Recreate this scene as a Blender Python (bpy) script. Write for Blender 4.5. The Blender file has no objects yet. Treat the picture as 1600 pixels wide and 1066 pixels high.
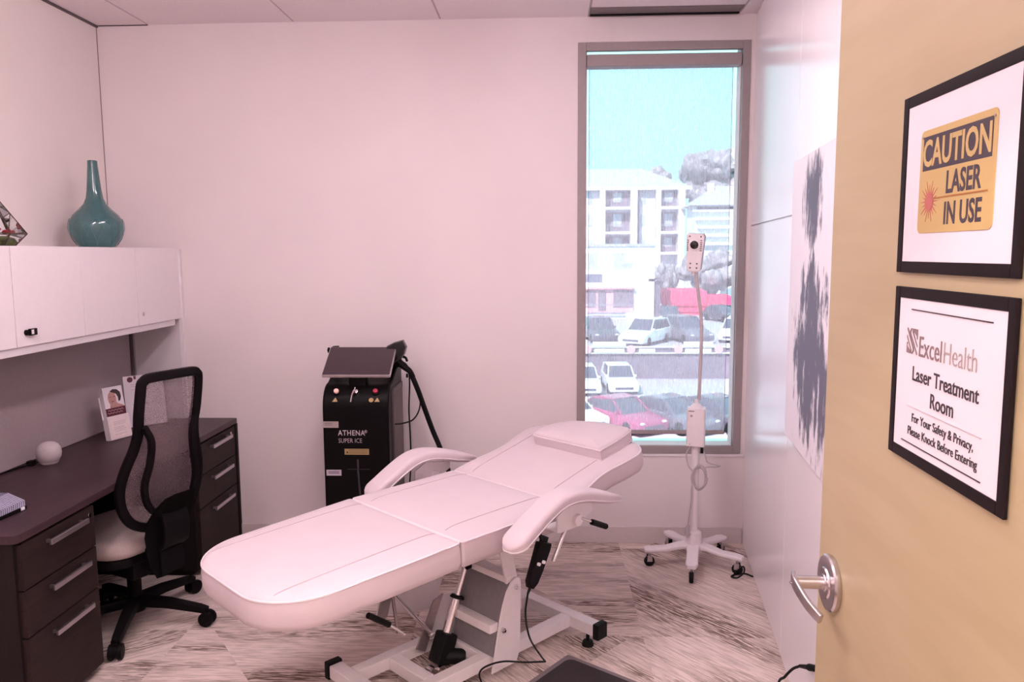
import bpy, bmesh, math, random
from mathutils import Vector, Matrix, noise
R = math.radians
random.seed(7)
SC = bpy.context.scene
COL = SC.collection

# ------------------------------------------------------------------ camera, sky, sun, exposure
CAM_H, PITCH, YAW, ROLL, FPX = 1.65, 6.475, 2.30, 0.35, 1209.5
cd = bpy.data.cameras.new('camera'); cam = bpy.data.objects.new('camera', cd); COL.objects.link(cam)
cd.sensor_width = 36; cd.lens = FPX * 36 / 1600; cd.clip_start = .02; cd.clip_end = 600
CM = Matrix.Translation((0, 0, CAM_H)) @ Matrix.Rotation(R(YAW), 4, 'Z') @ Matrix.Rotation(R(90 - PITCH), 4, 'X') @ Matrix.Rotation(-R(ROLL), 4, 'Z')
cam.matrix_world = CM
SC.camera = cam
SC.view_settings.view_transform = 'Standard'; SC.view_settings.look = 'None'
SC.view_settings.gamma = 1; SC.view_settings.use_curve_mapping = False
SC.view_settings.exposure = -0.08
w = bpy.data.worlds.new('sky'); SC.world = w; w.use_nodes = True
wn = w.node_tree.nodes; wl = w.node_tree.links
wn['Background'].inputs[0].default_value = (.50, .985, 1.01, 1); wn['Background'].inputs[1].default_value = 2.0
sd = bpy.data.lights.new('sun', 'SUN'); sd.energy = 10.0; sd.color = (1, .86, .90); sd.angle = R(.6)
so = bpy.data.objects.new('sun', sd); COL.objects.link(so); so.rotation_euler = (R(48), 0, R(-28)); so.location = (0, -5, 20)
LAMP = 42.0
LAMP_COL = (1, .86, .905)


def at(px, py, x=None, y=None, z=None):
    """a point of the room that the surveyed photo position px,py shows, on the plane x=, y= or z="""
    d = CM.to_3x3() @ Vector((px - 800, -(py - 533), -FPX))
    o = Vector((0, 0, CAM_H))
    k = (x - o.x) / d.x if x is not None else (y - o.y) / d.y if y is not None else (z - o.z) / d.z
    return o + d * k


# ------------------------------------------------------------------ materials
def nd(nt, t, **kw):
    n = nt.nodes.new(t)
    for k, v in kw.items(): setattr(n, k, v)
    return n

def mat(name, col, rough=.5, metal=0, var=0.0, vscale=20, stretch=(1, 1, 1), bump=0.0, bscale=200, spec=None, coat=0, alpha=None, trans=0, emit=None, estr=0, col2=None):
    m = bpy.data.materials.new(name); m.use_nodes = True
    nt = m.node_tree; b = nt.nodes['Principled BSDF']; L = nt.links.new
    b.inputs['Base Color'].default_value = (*col, 1); b.inputs['Roughness'].default_value = rough; b.inputs['Metallic'].default_value = metal
    if spec is not None: b.inputs['Specular IOR Level'].default_value = spec
    if coat: b.inputs['Coat Weight'].default_value = coat; b.inputs['Coat Roughness'].default_value = .08
    if trans: b.inputs['Transmission Weight'].default_value = trans; b.inputs['IOR'].default_value = 1.45
    if emit: b.inputs['Emission Color'].default_value = (*emit, 1); b.inputs['Emission Strength'].default_value = estr
    tc = nd(nt, 'ShaderNodeTexCoord'); mp = nd(nt, 'ShaderNodeMapping'); mp.inputs['Scale'].default_value = stretch
    L(tc.outputs['Object'], mp.inputs[0])
    if var or col2:
        n = nd(nt, 'ShaderNodeTexNoise'); n.inputs['Scale'].default_value = vscale; n.inputs['Detail'].default_value = 5
        L(mp.outputs[0], n.inputs['Vector'])
        mx = nd(nt, 'ShaderNodeMix', data_type='RGBA')
        c2 = col2 or tuple(min(1, c * (1 - var)) for c in col)
        mx.inputs[6].default_value = (*col, 1); mx.inputs[7].default_value = (*c2, 1)
        cr = nd(nt, 'ShaderNodeMapRange'); cr.inputs[1].default_value = .35; cr.inputs[2].default_value = .65
        L(n.outputs[0], cr.inputs[0]); L(cr.outputs[0], mx.inputs[0]); L(mx.outputs[2], b.inputs['Base Color'])
    if bump:
        n2 = nd(nt, 'ShaderNodeTexNoise'); n2.inputs['Scale'].default_value = bscale; n2.inputs['Detail'].default_value = 3
        L(mp.outputs[0], n2.inputs['Vector'])
        bp = nd(nt, 'ShaderNodeBump'); bp.inputs['Strength'].default_value = bump; bp.inputs['Distance'].default_value = .002
        L(n2.outputs[0], bp.inputs['Height']); L(bp.outputs[0], b.inputs['Normal'])
    return m

M = {}
M['wall'] = mat('wall_paint', (.80, .715, .72), .6, var=.03, vscale=3, bump=.15, bscale=350)
M['wall_left'] = mat('wall_paint_cream', (.80, .725, .70), .6, var=.03, vscale=3, bump=.15, bscale=350)
M['base'] = mat('baseboard_paint', (.66, .57, .57), .5, var=.03, bump=.05)
M['ceiling'] = mat('ceiling_tile', (.88, .79, .81), .85, var=.06, vscale=160, bump=.4, bscale=260)
M['grid'] = mat('ceiling_grid_metal', (.52, .44, .45), .5, var=.04)
M['vent'] = mat('vent_metal', (.20, .155, .16), .5, var=.1)
M['panel'] = mat('gloss_panel_white', (.91, .85, .88), .2, var=.015, vscale=4, bump=.03, bscale=60)
M['frame'] = mat('window_frame_taupe', (.33, .275, .28), .45, var=.06, vscale=60, bump=.05)
M['white'] = mat('white_laminate', (.82, .75, .78), .42, var=.02, vscale=30, bump=.04)
M['whiteedge'] = mat('white_laminate_edge', (.72, .66, .69), .45, var=.02)
M['tack'] = mat('tackboard_fabric', (.42, .345, .365), .9, var=.12, vscale=260, bump=.3, bscale=500)
M['divider'] = mat('dark_trim', (.10, .07, .08), .5, var=.1)
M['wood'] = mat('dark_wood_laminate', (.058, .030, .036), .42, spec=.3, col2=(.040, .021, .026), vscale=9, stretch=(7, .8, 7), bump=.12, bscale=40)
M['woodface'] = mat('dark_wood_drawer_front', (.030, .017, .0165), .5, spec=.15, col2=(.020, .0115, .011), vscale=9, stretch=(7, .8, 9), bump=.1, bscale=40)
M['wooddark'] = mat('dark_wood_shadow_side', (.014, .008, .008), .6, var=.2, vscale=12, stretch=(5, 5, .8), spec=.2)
M['handle'] = mat('satin_handle_metal', (.60, .55, .60), .33, 1, var=.08, vscale=90, stretch=(1, 1, 20))
M['chrome'] = mat('chrome', (.80, .76, .77), .12, 1, var=.05, vscale=40)
M['steel'] = mat('brushed_steel', (.62, .575, .59), .26, 1, var=.12, vscale=120, stretch=(1, 1, 14))
M['black'] = mat('black_plastic', (.007, .005, .006), .5, var=.2, vscale=60, bump=.06, spec=.09)
M['blackgloss'] = mat('black_gloss', (.008, .006, .007), .2, var=.2, vscale=30, spec=.35)
M['blackbody'] = mat('black_painted_metal', (.005, .0035, .004), .34, var=.2, vscale=80, bump=.1, bscale=500, spec=.09)
M['screen'] = mat('screen_glass', (.05, .030, .038), .12, var=.1, vscale=6)
M['silver'] = mat('silver_rim', (.65, .6, .62), .3, .8, var=.06)
M['grille'] = mat('grille_brown_grey', (.10, .07, .075), .45, var=.2, vscale=60)
M['leather'] = mat('white_leatherette', (.66, .555, .59), .6, spec=.3, var=.025, vscale=9, bump=.18, bscale=420)
M['leatherside'] = mat('white_leatherette_side', (.66, .55, .58), .6, spec=.3, var=.03, vscale=9, bump=.18, bscale=420)
M['seam'] = mat('seam_thread', (.54, .42, .45), .6, var=.1)
M['piping'] = mat('white_piping', (.80, .70, .73), .35, var=.02)
M['bedmetal'] = mat('white_powder_coat', (.80, .72, .735), .35, var=.03, vscale=30, bump=.05)
M['bedgrey'] = mat('grey_plate', (.22, .19, .205), .5, var=.1, vscale=40)
M['stand'] = mat('white_stand_plastic', (.82, .74, .77), .38, var=.02, vscale=40, bump=.04)
M['standgrey'] = mat('grey_device_side', (.34, .31, .36), .45, var=.06)
M['cord'] = mat('grey_cord', (.50, .43, .45), .5, var=.1)
M['cordwhite'] = mat('white_cord', (.75, .68, .7), .5, var=.05)
M['rubber'] = mat('black_rubber', (.006, .005, .0055), .6, var=.2, spec=.2)
M['seat'] = mat('beige_seat_fabric', (.56, .455, .44), .9, var=.15, vscale=220, bump=.4, bscale=500)
M['cushion_black'] = mat('dark_upholstery', (.010, .007, .008), .8, var=.2, bump=.2, spec=.15)
M['teal'] = mat('teal_glaze', (.030, .105, .112), .14, col2=(.045, .135, .142), vscale=14, coat=.6)
M['glass'] = mat('clear_glass', (.95, .95, .95), .02, trans=1)
M['bronze'] = mat('bronze_wire', (.10, .06, .04), .4, .7, var=.2)
M['moss'] = mat('moss', (.13, .15, .035), .95, var=.5, vscale=60, bump=1, bscale=120)
M['flower'] = mat('red_petals', (.42, .006, .025), .6, var=.4, vscale=50)
M['twig'] = mat('pale_twig', (.55, .40, .33), .8, var=.3)
M['paper'] = mat('white_paper', (.73, .655, .71), .55, var=.02, vscale=12)
M['ink'] = mat('dark_ink', (.035, .024, .032), .6, var=.1)
M['inkgrey'] = mat('brown_grey_ink', (.22, .15, .155), .6, var=.1)
M['inkpale'] = mat('pale_ink', (.52, .43, .46), .6, var=.05)
M['maroon'] = mat('maroon_print', (.105, .016, .026), .5, var=.1)
M['skin'] = mat('printed_skin', (.50, .26, .24), .5, var=.15, vscale=30)
M['hair'] = mat('printed_hair', (.045, .02, .025), .5, var=.3, vscale=40)
M['lips'] = mat('printed_lips', (.32, .06, .08), .5, var=.1)
M['blueknit'] = mat('blue_grey_pattern', (.21, .20, .30), .7, col2=(.10, .095, .17), vscale=70, stretch=(1, 3, 1))
M['frameblack'] = mat('black_picture_frame', (.012, .007, .008), .5, var=.2, vscale=30, stretch=(1, 8, 1), spec=.10)
M['yellow'] = mat('sign_yellow', (.52, .36, .14), .45, var=.05, vscale=8)
M['signink'] = mat('sign_dark_ink', (.045, .03, .045), .5, var=.1)
M['redburst'] = mat('sign_red', (.48, .13, .11), .5, var=.1)
M['brownline'] = mat('sign_brown', (.36, .14, .03), .5, var=.1)
M['door'] = mat('pale_wood_veneer', (.435, .345, .208), .42, col2=(.405, .315, .185), vscale=5, stretch=(4, .55, 5), bump=.05, bscale=40)
M['dooredge'] = mat('door_edge_wood', (.52, .40, .24), .5, var=.1, vscale=20, stretch=(6, 6, .6))
M['mat'] = mat('dark_mat_rubber', (.022, .013, .015), .75, var=.2, vscale=120, bump=.4, bscale=400)
M['matedge'] = mat('mat_border', (.20, .155, .165), .7, var=.1, vscale=90)
M['labelgrey'] = mat('label_grey_beige', (.36, .29, .28), .5, var=.15, vscale=120)
M['labelyellow'] = mat('label_gold', (.40, .27, .11), .5, var=.15, vscale=120)
M['labelwhite'] = mat('label_lilac', (.55, .46, .55), .5, var=.1, vscale=120)
M['lettering'] = mat('machine_lettering', (.50, .42, .45), .5, var=.05)
M['buttonpeach'] = mat('peach_button', (.85, .46, .40), .35, var=.05, emit=(1, .5, .42), estr=.25)
M['buttonred'] = mat('red_button', (.45, .03, .07), .25, var=.05)
M['button'] = mat('white_button', (.75, .72, .74), .4, var=.03)
M['lens'] = mat('lens_glass', (.008, .006, .007), .08, var=.1)
# outdoors
M['asphalt'] = mat('asphalt', (.55, .48, .56), .9, var=.12, vscale=2, bump=.3, bscale=20)
M['lane'] = mat('parking_line', (.95, .92, .95), .8, var=.05)
M['retain'] = mat('retaining_wall_dark', (.24, .18, .23), .9, var=.25, vscale=1.5)
M['stucco'] = mat('white_stucco', (.80, .80, .82), .9, var=.04, vscale=2)
M['stone'] = mat('pale_stone', (.66, .585, .64), .9, col2=(.80, .75, .79), vscale=2.2, bump=.3, bscale=8)
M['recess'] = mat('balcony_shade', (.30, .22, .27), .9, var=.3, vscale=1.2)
M['roofgrey'] = mat('roof_shingle', (.50, .48, .52), .9, var=.15, vscale=4, stretch=(1, 1, 6))
M['trimwhite'] = mat('white_trim', (.9, .88, .9), .7, var=.02)
M['pane'] = mat('dark_window_pane', (.22, .20, .27), .15, var=.2, vscale=2)
M['palepane'] = mat('pale_window_pane', (.55, .56, .64), .2, var=.2, vscale=2)
M['red'] = mat('red_paint', (.95, .06, .17), .7, var=.2, vscale=2)
M['pinktrim'] = mat('pink_trim', (.80, .42, .48), .7, var=.1)
M['foliage'] = mat('hazed_foliage', (.22, .19, .195), .95, col2=(.46, .40, .43), vscale=1.6, bump=1, bscale=4)  # grey-lavender puts the roller shade's pale haze into the leaf colour
M['bark'] = mat('bark', (.16, .12, .12), .9, var=.3)
M['carwhite'] = mat('white_car_paint', (.88, .88, .9), .25, var=.02, coat=.4)
M['cardark'] = mat('dark_grey_car_paint', (.10, .08, .11), .25, var=.05, coat=.5)
M['cargrey'] = mat('grey_car_paint', (.18, .145, .19), .25, var=.05, coat=.5)
M['carred'] = mat('red_car_paint', (.50, .06, .17), .25, var=.05, coat=.5)
M['carglass'] = mat('car_glass', (.09, .08, .12), .08, var=.1)
M['headlight'] = mat('headlamp_lens', (.75, .74, .78), .15, var=.05)

# ceiling lamp diffuser
def emis(name, col, s):
    m = bpy.data.materials.new(name); m.use_nodes = True; nt = m.node_tree
    b = nt.nodes['Principled BSDF']; b.inputs['Base Color'].default_value = (.9, .88, .88, 1)
    b.inputs['Emission Color'].default_value = (*col, 1); b.inputs['Emission Strength'].default_value = s
    return m
M['lamp'] = emis('lamp_diffuser', LAMP_COL, LAMP)
M['hallfill'] = emis('hall_fill_diffuser', (1, .86, .80), LAMP * 2.9)  # added hall fill, boosted to lift the back wall through the doorway

def carpet():
    m = bpy.data.materials.new('carpet_tiles'); m.use_nodes = True; nt = m.node_tree; L = nt.links.new
    b = nt.nodes['Principled BSDF']; b.inputs['Roughness'].default_value = .95; b.inputs['Specular IOR Level'].default_value = .1
    def math_(op, a, c=None, d=None):
        n = nd(nt, 'ShaderNodeMath', operation=op)
        for i, v in enumerate((a, c, d)):
            if v is None: continue
            if isinstance(v, (int, float)): n.inputs[i].default_value = v
            else: L(v, n.inputs[i])
        return n.outputs[0]
    geo = nd(nt, 'ShaderNodeTexCoord')
    mp = nd(nt, 'ShaderNodeMapping'); mp.inputs['Location'].default_value = (-.43, -.20, 0)
    L(geo.outputs['Object'], mp.inputs[0])
    sp = nd(nt, 'ShaderNodeSeparateXYZ'); L(mp.outputs[0], sp.inputs[0])
    S = 1.0
    gx = math_('DIVIDE', sp.outputs[0], S); gy = math_('DIVIDE', sp.outputs[1], S)
    ix = math_('FLOOR', gx); iy = math_('FLOOR', gy); fx = math_('FRACT', gx); fy = math_('FRACT', gy)
    cb = nd(nt, 'ShaderNodeCombineXYZ'); L(ix, cb.inputs[0]); L(iy, cb.inputs[1])
    wn0 = nd(nt, 'ShaderNodeTexWhiteNoise'); L(cb.outputs[0], wn0.inputs['Vector'])
    sw = nd(nt, 'ShaderNodeSeparateColor'); L(wn0.outputs['Color'], sw.inputs[0])
    # slanting split of each tile: fy > slope*(fx-.5)+.5
    slope = math_('MULTIPLY_ADD', sw.outputs[0], 3.0, -1.5)
    side = math_('GREATER_THAN', fy, math_('ADD', math_('MULTIPLY', slope, math_('SUBTRACT', fx, .5)), .5))
    cb2 = nd(nt, 'ShaderNodeCombineXYZ'); L(ix, cb2.inputs[0]); L(iy, cb2.inputs[1]); L(math_('MULTIPLY', side, 7.3), cb2.inputs[2])
    wn1 = nd(nt, 'ShaderNodeTexWhiteNoise'); L(cb2.outputs[0], wn1.inputs['Vector'])
    sw1 = nd(nt, 'ShaderNodeSeparateColor'); L(wn1.outputs['Color'], sw1.inputs[0])
    hsh = math_('FRACT', math_('ADD', math_('ADD', math_('MULTIPLY', ix, .16), math_('MULTIPLY', iy, 2.89)), math_('MULTIPLY_ADD', side, 1.94, 12.7)))
    ang = math_('MULTIPLY', math_('FLOOR', math_('MULTIPLY', hsh, 4)), R(-48))
    ca = math_('COSINE', ang); sa = math_('SINE', ang)
    u = math_('ADD', math_('MULTIPLY', sp.outputs[0], ca), math_('MULTIPLY', sp.outputs[1], sa))
    v = math_('SUBTRACT', math_('MULTIPLY', sp.outputs[1], ca), math_('MULTIPLY', sp.outputs[0], sa))
    def streak(us, vs, seed):
        c = nd(nt, 'ShaderNodeCombineXYZ'); L(math_('MULTIPLY', u, us), c.inputs[0]); L(math_('MULTIPLY', v, vs), c.inputs[1])
        L(math_('ADD', math_('MULTIPLY', sw1.outputs[1], 30), seed), c.inputs[2])
        n = nd(nt, 'ShaderNodeTexNoise'); n.inputs['Scale'].default_value = 1; n.inputs['Detail'].default_value = 2.5; n.inputs['Roughness'].default_value = .6
        L(c.outputs[0], n.inputs['Vector']); return n.outputs[0]
    fine = streak(12, 140, 0.0); band = streak(.8, 5.5, 11.0); soft = streak(10, 95, 5.0)
    def rng(x, a, c):
        n = nd(nt, 'ShaderNodeMapRange'); n.inputs[1].default_value = a; n.inputs[2].default_value = c; L(x, n.inputs[0]); return n.outputs[0]
    dark = math_('MULTIPLY', rng(fine, .45, .54), rng(band, .46, .59))
    mx1 = nd(nt, 'ShaderNodeMix', data_type='RGBA'); mx1.inputs[6].default_value = (.80, .655, .61, 1); mx1.inputs[7].default_value = (.56, .445, .415, 1)
    L(rng(soft, .38, .66), mx1.inputs[0])
    mx2 = nd(nt, 'ShaderNodeMix', data_type='RGBA'); mx2.inputs[7].default_value = (.16, .10, .075, 1)
    L(mx1.outputs[2], mx2.inputs[6]); L(math_('MULTIPLY', dark, .9), mx2.inputs[0])
    L(mx2.outputs[2], b.inputs['Base Color'])
    pn = nd(nt, 'ShaderNodeTexNoise'); pn.inputs['Scale'].default_value = 450; L(geo.outputs['Object'], pn.inputs['Vector'])
    bp = nd(nt, 'ShaderNodeBump'); bp.inputs['Strength'].default_value = .6; bp.inputs['Distance'].default_value = .004
    L(math_('ADD', pn.outputs[0], fine), bp.inputs['Height']); L(bp.outputs[0], b.inputs['Normal'])
    return m
M['carpet'] = carpet()

def shade_fabric():
    m = bpy.data.materials.new('sheer_shade_fabric'); m.use_nodes = True; nt = m.node_tree; L = nt.links.new
    for n in list(nt.nodes): nt.nodes.remove(n)
    out = nd(nt, 'ShaderNodeOutputMaterial')
    tr = nd(nt, 'ShaderNodeBsdfTransparent'); tr.inputs[0].default_value = (.93, .97, 1, 1)
    df = nd(nt, 'ShaderNodeBsdfDiffuse'); df.inputs[0].default_value = (.80, .76, .80, 1)
    tl = nd(nt, 'ShaderNodeBsdfTranslucent'); tl.inputs[0].default_value = (1, .80, .86, 1)
    m1 = nd(nt, 'ShaderNodeMixShader'); m1.inputs[0].default_value = .62
    L(df.outputs[0], m1.inputs[1]); L(tl.outputs[0], m1.inputs[2])
    tc = nd(nt, 'ShaderNodeTexCoord'); mp = nd(nt, 'ShaderNodeMapping'); mp.inputs['Scale'].default_value = (240, 1, 14)
    L(tc.outputs['Object'], mp.inputs[0])
    n = nd(nt, 'ShaderNodeTexNoise'); n.inputs['Scale'].default_value = 1; n.inputs['Detail'].default_value = 3; L(mp.outputs[0], n.inputs['Vector'])
    r = nd(nt, 'ShaderNodeMapRange'); r.inputs[1].default_value = .3; r.inputs[2].default_value = .7; r.inputs[3].default_value = .20; r.inputs[4].default_value = .44
    L(n.outputs[0], r.inputs[0])
    m2 = nd(nt, 'ShaderNodeMixShader'); L(r.outputs[0], m2.inputs[0]); L(tr.outputs[0], m2.inputs[1]); L(m1.outputs[0], m2.inputs[2])
    L(m2.outputs[0], out.inputs[0])
    return m
M['shade'] = shade_fabric()

def mesh_back():
    m = bpy.data.materials.new('chair_mesh_fabric'); m.use_nodes = True; nt = m.node_tree; L = nt.links.new
    for n in list(nt.nodes): nt.nodes.remove(n)
    out = nd(nt, 'ShaderNodeOutputMaterial'); tr = nd(nt, 'ShaderNodeBsdfTransparent'); df = nd(nt, 'ShaderNodeBsdfDiffuse')
    df.inputs[0].default_value = (.19, .135, .15, 1)
    tc = nd(nt, 'ShaderNodeTexCoord'); n = nd(nt, 'ShaderNodeTexNoise'); n.inputs['Scale'].default_value = 300; L(tc.outputs['Object'], n.inputs['Vector'])
    r = nd(nt, 'ShaderNodeMapRange'); r.inputs[1].default_value = .35; r.inputs[2].default_value = .65; r.inputs[3].default_value = .55; r.inputs[4].default_value = .78
    L(n.outputs[0], r.inputs[0])
    mx = nd(nt, 'ShaderNodeMixShader'); L(r.outputs[0], mx.inputs[0]); L(tr.outputs[0], mx.inputs[1]); L(df.outputs[0], mx.inputs[2]); L(mx.outputs[0], out.inputs[0])
    return m
M['chairmesh'] = mesh_back()

def pane_glass():
    m = bpy.data.materials.new('window_pane_glass'); m.use_nodes = True; nt = m.node_tree; L = nt.links.new
    for n in list(nt.nodes): nt.nodes.remove(n)
    out = nd(nt, 'ShaderNodeOutputMaterial'); tr = nd(nt, 'ShaderNodeBsdfTransparent'); gl = nd(nt, 'ShaderNodeBsdfGlossy')
    gl.inputs['Roughness'].default_value = .02; tr.inputs[0].default_value = (.96, .99, 1, 1)
    fr = nd(nt, 'ShaderNodeFresnel'); fr.inputs[0].default_value = 1.45
    mx = nd(nt, 'ShaderNodeMixShader'); L(fr.outputs[0], mx.inputs[0]); L(tr.outputs[0], mx.inputs[1]); L(gl.outputs[0], mx.inputs[2]); L(mx.outputs[0], out.inputs[0])
    return m
M['pane_glass'] = pane_glass()

def painting_mat():
    m = bpy.data.materials.new('abstract_brushwork'); m.use_nodes = True; nt = m.node_tree; L = nt.links.new
    b = nt.nodes['Principled BSDF']; b.inputs['Roughness'].default_value = .5
    tc = nd(nt, 'ShaderNodeTexCoord'); sp = nd(nt, 'ShaderNodeSeparateXYZ'); L(tc.outputs['Object'], sp.inputs[0])
    def noi(scale, st, det=6):
        mp = nd(nt, 'ShaderNodeMapping'); mp.inputs['Scale'].default_value = st; L(tc.outputs['Object'], mp.inputs[0])
        n = nd(nt, 'ShaderNodeTexNoise'); n.inputs['Scale'].default_value = scale; n.inputs['Detail'].default_value = det; n.inputs['Roughness'].default_value = .65; L(mp.outputs[0], n.inputs['Vector']); return n.outputs[0]
    def blob(cy, cz, ry, rz, a0, a1):
        def q(src, c, r_):
            s = nd(nt, 'ShaderNodeMath', operation='SUBTRACT'); L(src, s.inputs[0]); s.inputs[1].default_value = c
            d = nd(nt, 'ShaderNodeMath', operation='DIVIDE'); L(s.outputs[0], d.inputs[0]); d.inputs[1].default_value = r_
            p = nd(nt, 'ShaderNodeMath', operation='POWER'); L(d.outputs[0], p.inputs[0]); p.inputs[1].default_value = 2; return p.outputs[0]
        s = nd(nt, 'ShaderNodeMath', operation='ADD'); L(q(sp.outputs[1], cy, ry), s.inputs[0]); L(q(sp.outputs[2], cz, rz), s.inputs[1])
        n = noi(9, (1, 2.2, .8))
        k = nd(nt, 'ShaderNodeMath', operation='MULTIPLY_ADD'); L(n, k.inputs[0]); k.inputs[1].default_value = 3.2; L(s.outputs[0], k.inputs[2])
        r = nd(nt, 'ShaderNodeMapRange'); r.inputs[1].default_value = a1; r.inputs[2].default_value = a0; L(k.outputs[0], r.inputs[0]); return r.outputs[0]
    b1 = blob(-.42, .86, .17, .17, 2.0, 2.5); b2 = blob(-.40, .36, .30, .36, 2.0, 2.35); b3 = blob(-.18, .22, .10, .26, 1.9, 2.4)
    mxx = nd(nt, 'ShaderNodeMath', operation='MAXIMUM'); L(b1, mxx.inputs[0]); L(b2, mxx.inputs[1])
    mx3 = nd(nt, 'ShaderNodeMath', operation='MAXIMUM'); L(mxx.outputs[0], mx3.inputs[0]); L(b3, mx3.inputs[1])
    mx = nd(nt, 'ShaderNodeMix', data_type='RGBA'); mx.inputs[6].default_value = (.80, .74, .79, 1); mx.inputs[7].default_value = (.10, .085, .13, 1)
    L(mx3.outputs[0], mx.inputs[0]); L(mx.outputs[2], b.inputs['Base Color'])
    return m
M['painting'] = painting_mat()


# ------------------------------------------------------------------ mesh helpers
class MB:
    def __init__(s): s.bm = bmesh.new()
    def add(s, t, mx=None):
        if mx is not None: bmesh.ops.transform(t, matrix=mx, verts=t.verts)
        me = bpy.data.meshes.new('tmp'); t.to_mesh(me); t.free(); s.bm.from_mesh(me); bpy.data.meshes.remove(me); return s
    def box(s, x0, x1, y0, y1, z0, z1, bev=0, mx=None, seg=2):
        t = bmesh.new(); bmesh.ops.create_cube(t, size=1)
        bmesh.ops.transform(t, matrix=Matrix.Translation(((x0+x1)/2, (y0+y1)/2, (z0+z1)/2)) @ Matrix.Diagonal((abs(x1-x0), abs(y1-y0), abs(z1-z0), 1)), verts=t.verts)
        if bev: bmesh.ops.bevel(t, geom=t.edges[:], offset=bev, segments=seg, affect='EDGES', profile=.5)
        return s.add(t, mx)
    def prism(s, poly, a, b, axis='z', bev=0, mx=None, seg=2):
        """polygon extruded from a to b along axis; poly in the other two axes (x:yz, y:xz, z:xy)"""
        t = bmesh.new()
        f = {'z': lambda p, h: (p[0], p[1], h), 'y': lambda p, h: (p[0], h, p[1]), 'x': lambda p, h: (h, p[0], p[1])}[axis]
        v0 = [t.verts.new(f(p, a)) for p in poly]; v1 = [t.verts.new(f(p, b)) for p in poly]
        n = len(poly)
        t.faces.new(v0); t.faces.new(v1)
        for i in range(n): t.faces.new((v0[i], v0[(i+1) % n], v1[(i+1) % n], v1[i]))
        bmesh.ops.recalc_face_normals(t, faces=t.faces)
        if bev:
            caps = [e for e in t.edges if (e.verts[0] in v0 and e.verts[1] in v0) or (e.verts[0] in v1 and e.verts[1] in v1)]
            bmesh.ops.bevel(t, geom=caps, offset=bev, segments=seg, affect='EDGES', profile=.5)
        return s.add(t, mx)
    def cyl(s, p0, p1, r0, r1=None, seg=16, bev=0, mx=None):
        r1 = r0 if r1 is None else r1
        p0, p1 = Vector(p0), Vector(p1); d = p1 - p0; L = d.length
        prof = [(0, 0), (r0, 0), (r1, L), (0, L)] if not bev else [(0, 0), (r0-bev, 0), (r0-bev*.3, bev*.3), (r0, bev), (r1, L-bev), (r1-bev*.3, L-bev*.3), (r1-bev, L), (0, L)]
        q = Matrix.Translation(p0) @ d.to_track_quat('Z', 'Y').to_matrix().to_4x4()
        return s.lathe(prof, seg=seg, mx=(mx @ q if mx is not None else q))
    def lathe(s, prof, o=(0, 0, 0), seg=24, mx=None):
        t = bmesh.new(); rings = []
        for r, z in prof:
            if r < 1e-6: rings.append([t.verts.new((0, 0, z))])
            else: rings.append([t.verts.new((r*math.cos(2*math.pi*i/seg), r*math.sin(2*math.pi*i/seg), z)) for i in range(seg)])
        for A, B in zip(rings, rings[1:]):
            for i in range(seg):
                j = (i+1) % seg
                if len(A) == 1 and len(B) == 1: continue
                if len(A) == 1: t.faces.new((A[0], B[j], B[i]))
                elif len(B) == 1: t.faces.new((A[i], A[j], B[0]))
                else: t.faces.new((A[i], A[j], B[j], B[i]))
        bmesh.ops.recalc_face_normals(t, faces=t.faces)
        q = Matrix.Translation(o)
        return s.add(t, mx @ q if mx is not None else q)
    def sphere(s, c, r, seg=16, mx=None, sc=(1, 1, 1)):
        t = bmesh.new(); bmesh.ops.create_uvsphere(t, u_segments=seg, v_segments=max(6, seg*2//3), radius=r)
        q = Matrix.Translation(c) @ Matrix.Diagonal((*sc, 1))
        return s.add(t, mx @ q if mx is not None else q)
    def sweep(s, pts, section, up=(0, 0, 1), scales=None, closed=False, mx=None):
        """section: list of (side, up) offsets; swept along pts"""
        t = bmesh.new(); pts = [Vector(p) for p in pts]; n = len(pts); rings = []; up = Vector(up)
        for i, p in enumerate(pts):
            a = pts[(i-1) % n] if closed else pts[max(0, i-1)]
            b = pts[(i+1) % n] if closed else pts[min(n-1, i+1)]
            d = (b-a).normalized()
            side = d.cross(up)
            if side.length < 1e-4: side = d.cross(Vector((1, 0, 0)))
            side.normalize(); u2 = side.cross(d)
            k = scales[i] if scales else 1
            kx, ky = k if isinstance(k, tuple) else (k, k)
            rings.append([t.verts.new(p + side*x*kx + u2*y*ky) for x, y in section])
        m = len(section)
        R_ = rings + ([rings[0]] if closed else [])
        for A, B in zip(R_, R_[1:]):
            for i in range(m): t.faces.new((A[i], A[(i+1) % m], B[(i+1) % m], B[i]))
        if not closed: t.faces.new(rings[0][::-1]); t.faces.new(rings[-1])
        bmesh.ops.recalc_face_normals(t, faces=t.faces)
        return s.add(t, mx)
    def tube(s, pts, r, seg=8, smooth=0, closed=False, mx=None, up=(0, 0, 1), scales=None):
        if smooth: pts = spline(pts, smooth, closed)
        sec = [(r*math.cos(2*math.pi*i/seg), r*math.sin(2*math.pi*i/seg)) for i in range(seg)]
        return s.sweep(pts, sec, up, scales, closed, mx)
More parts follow.
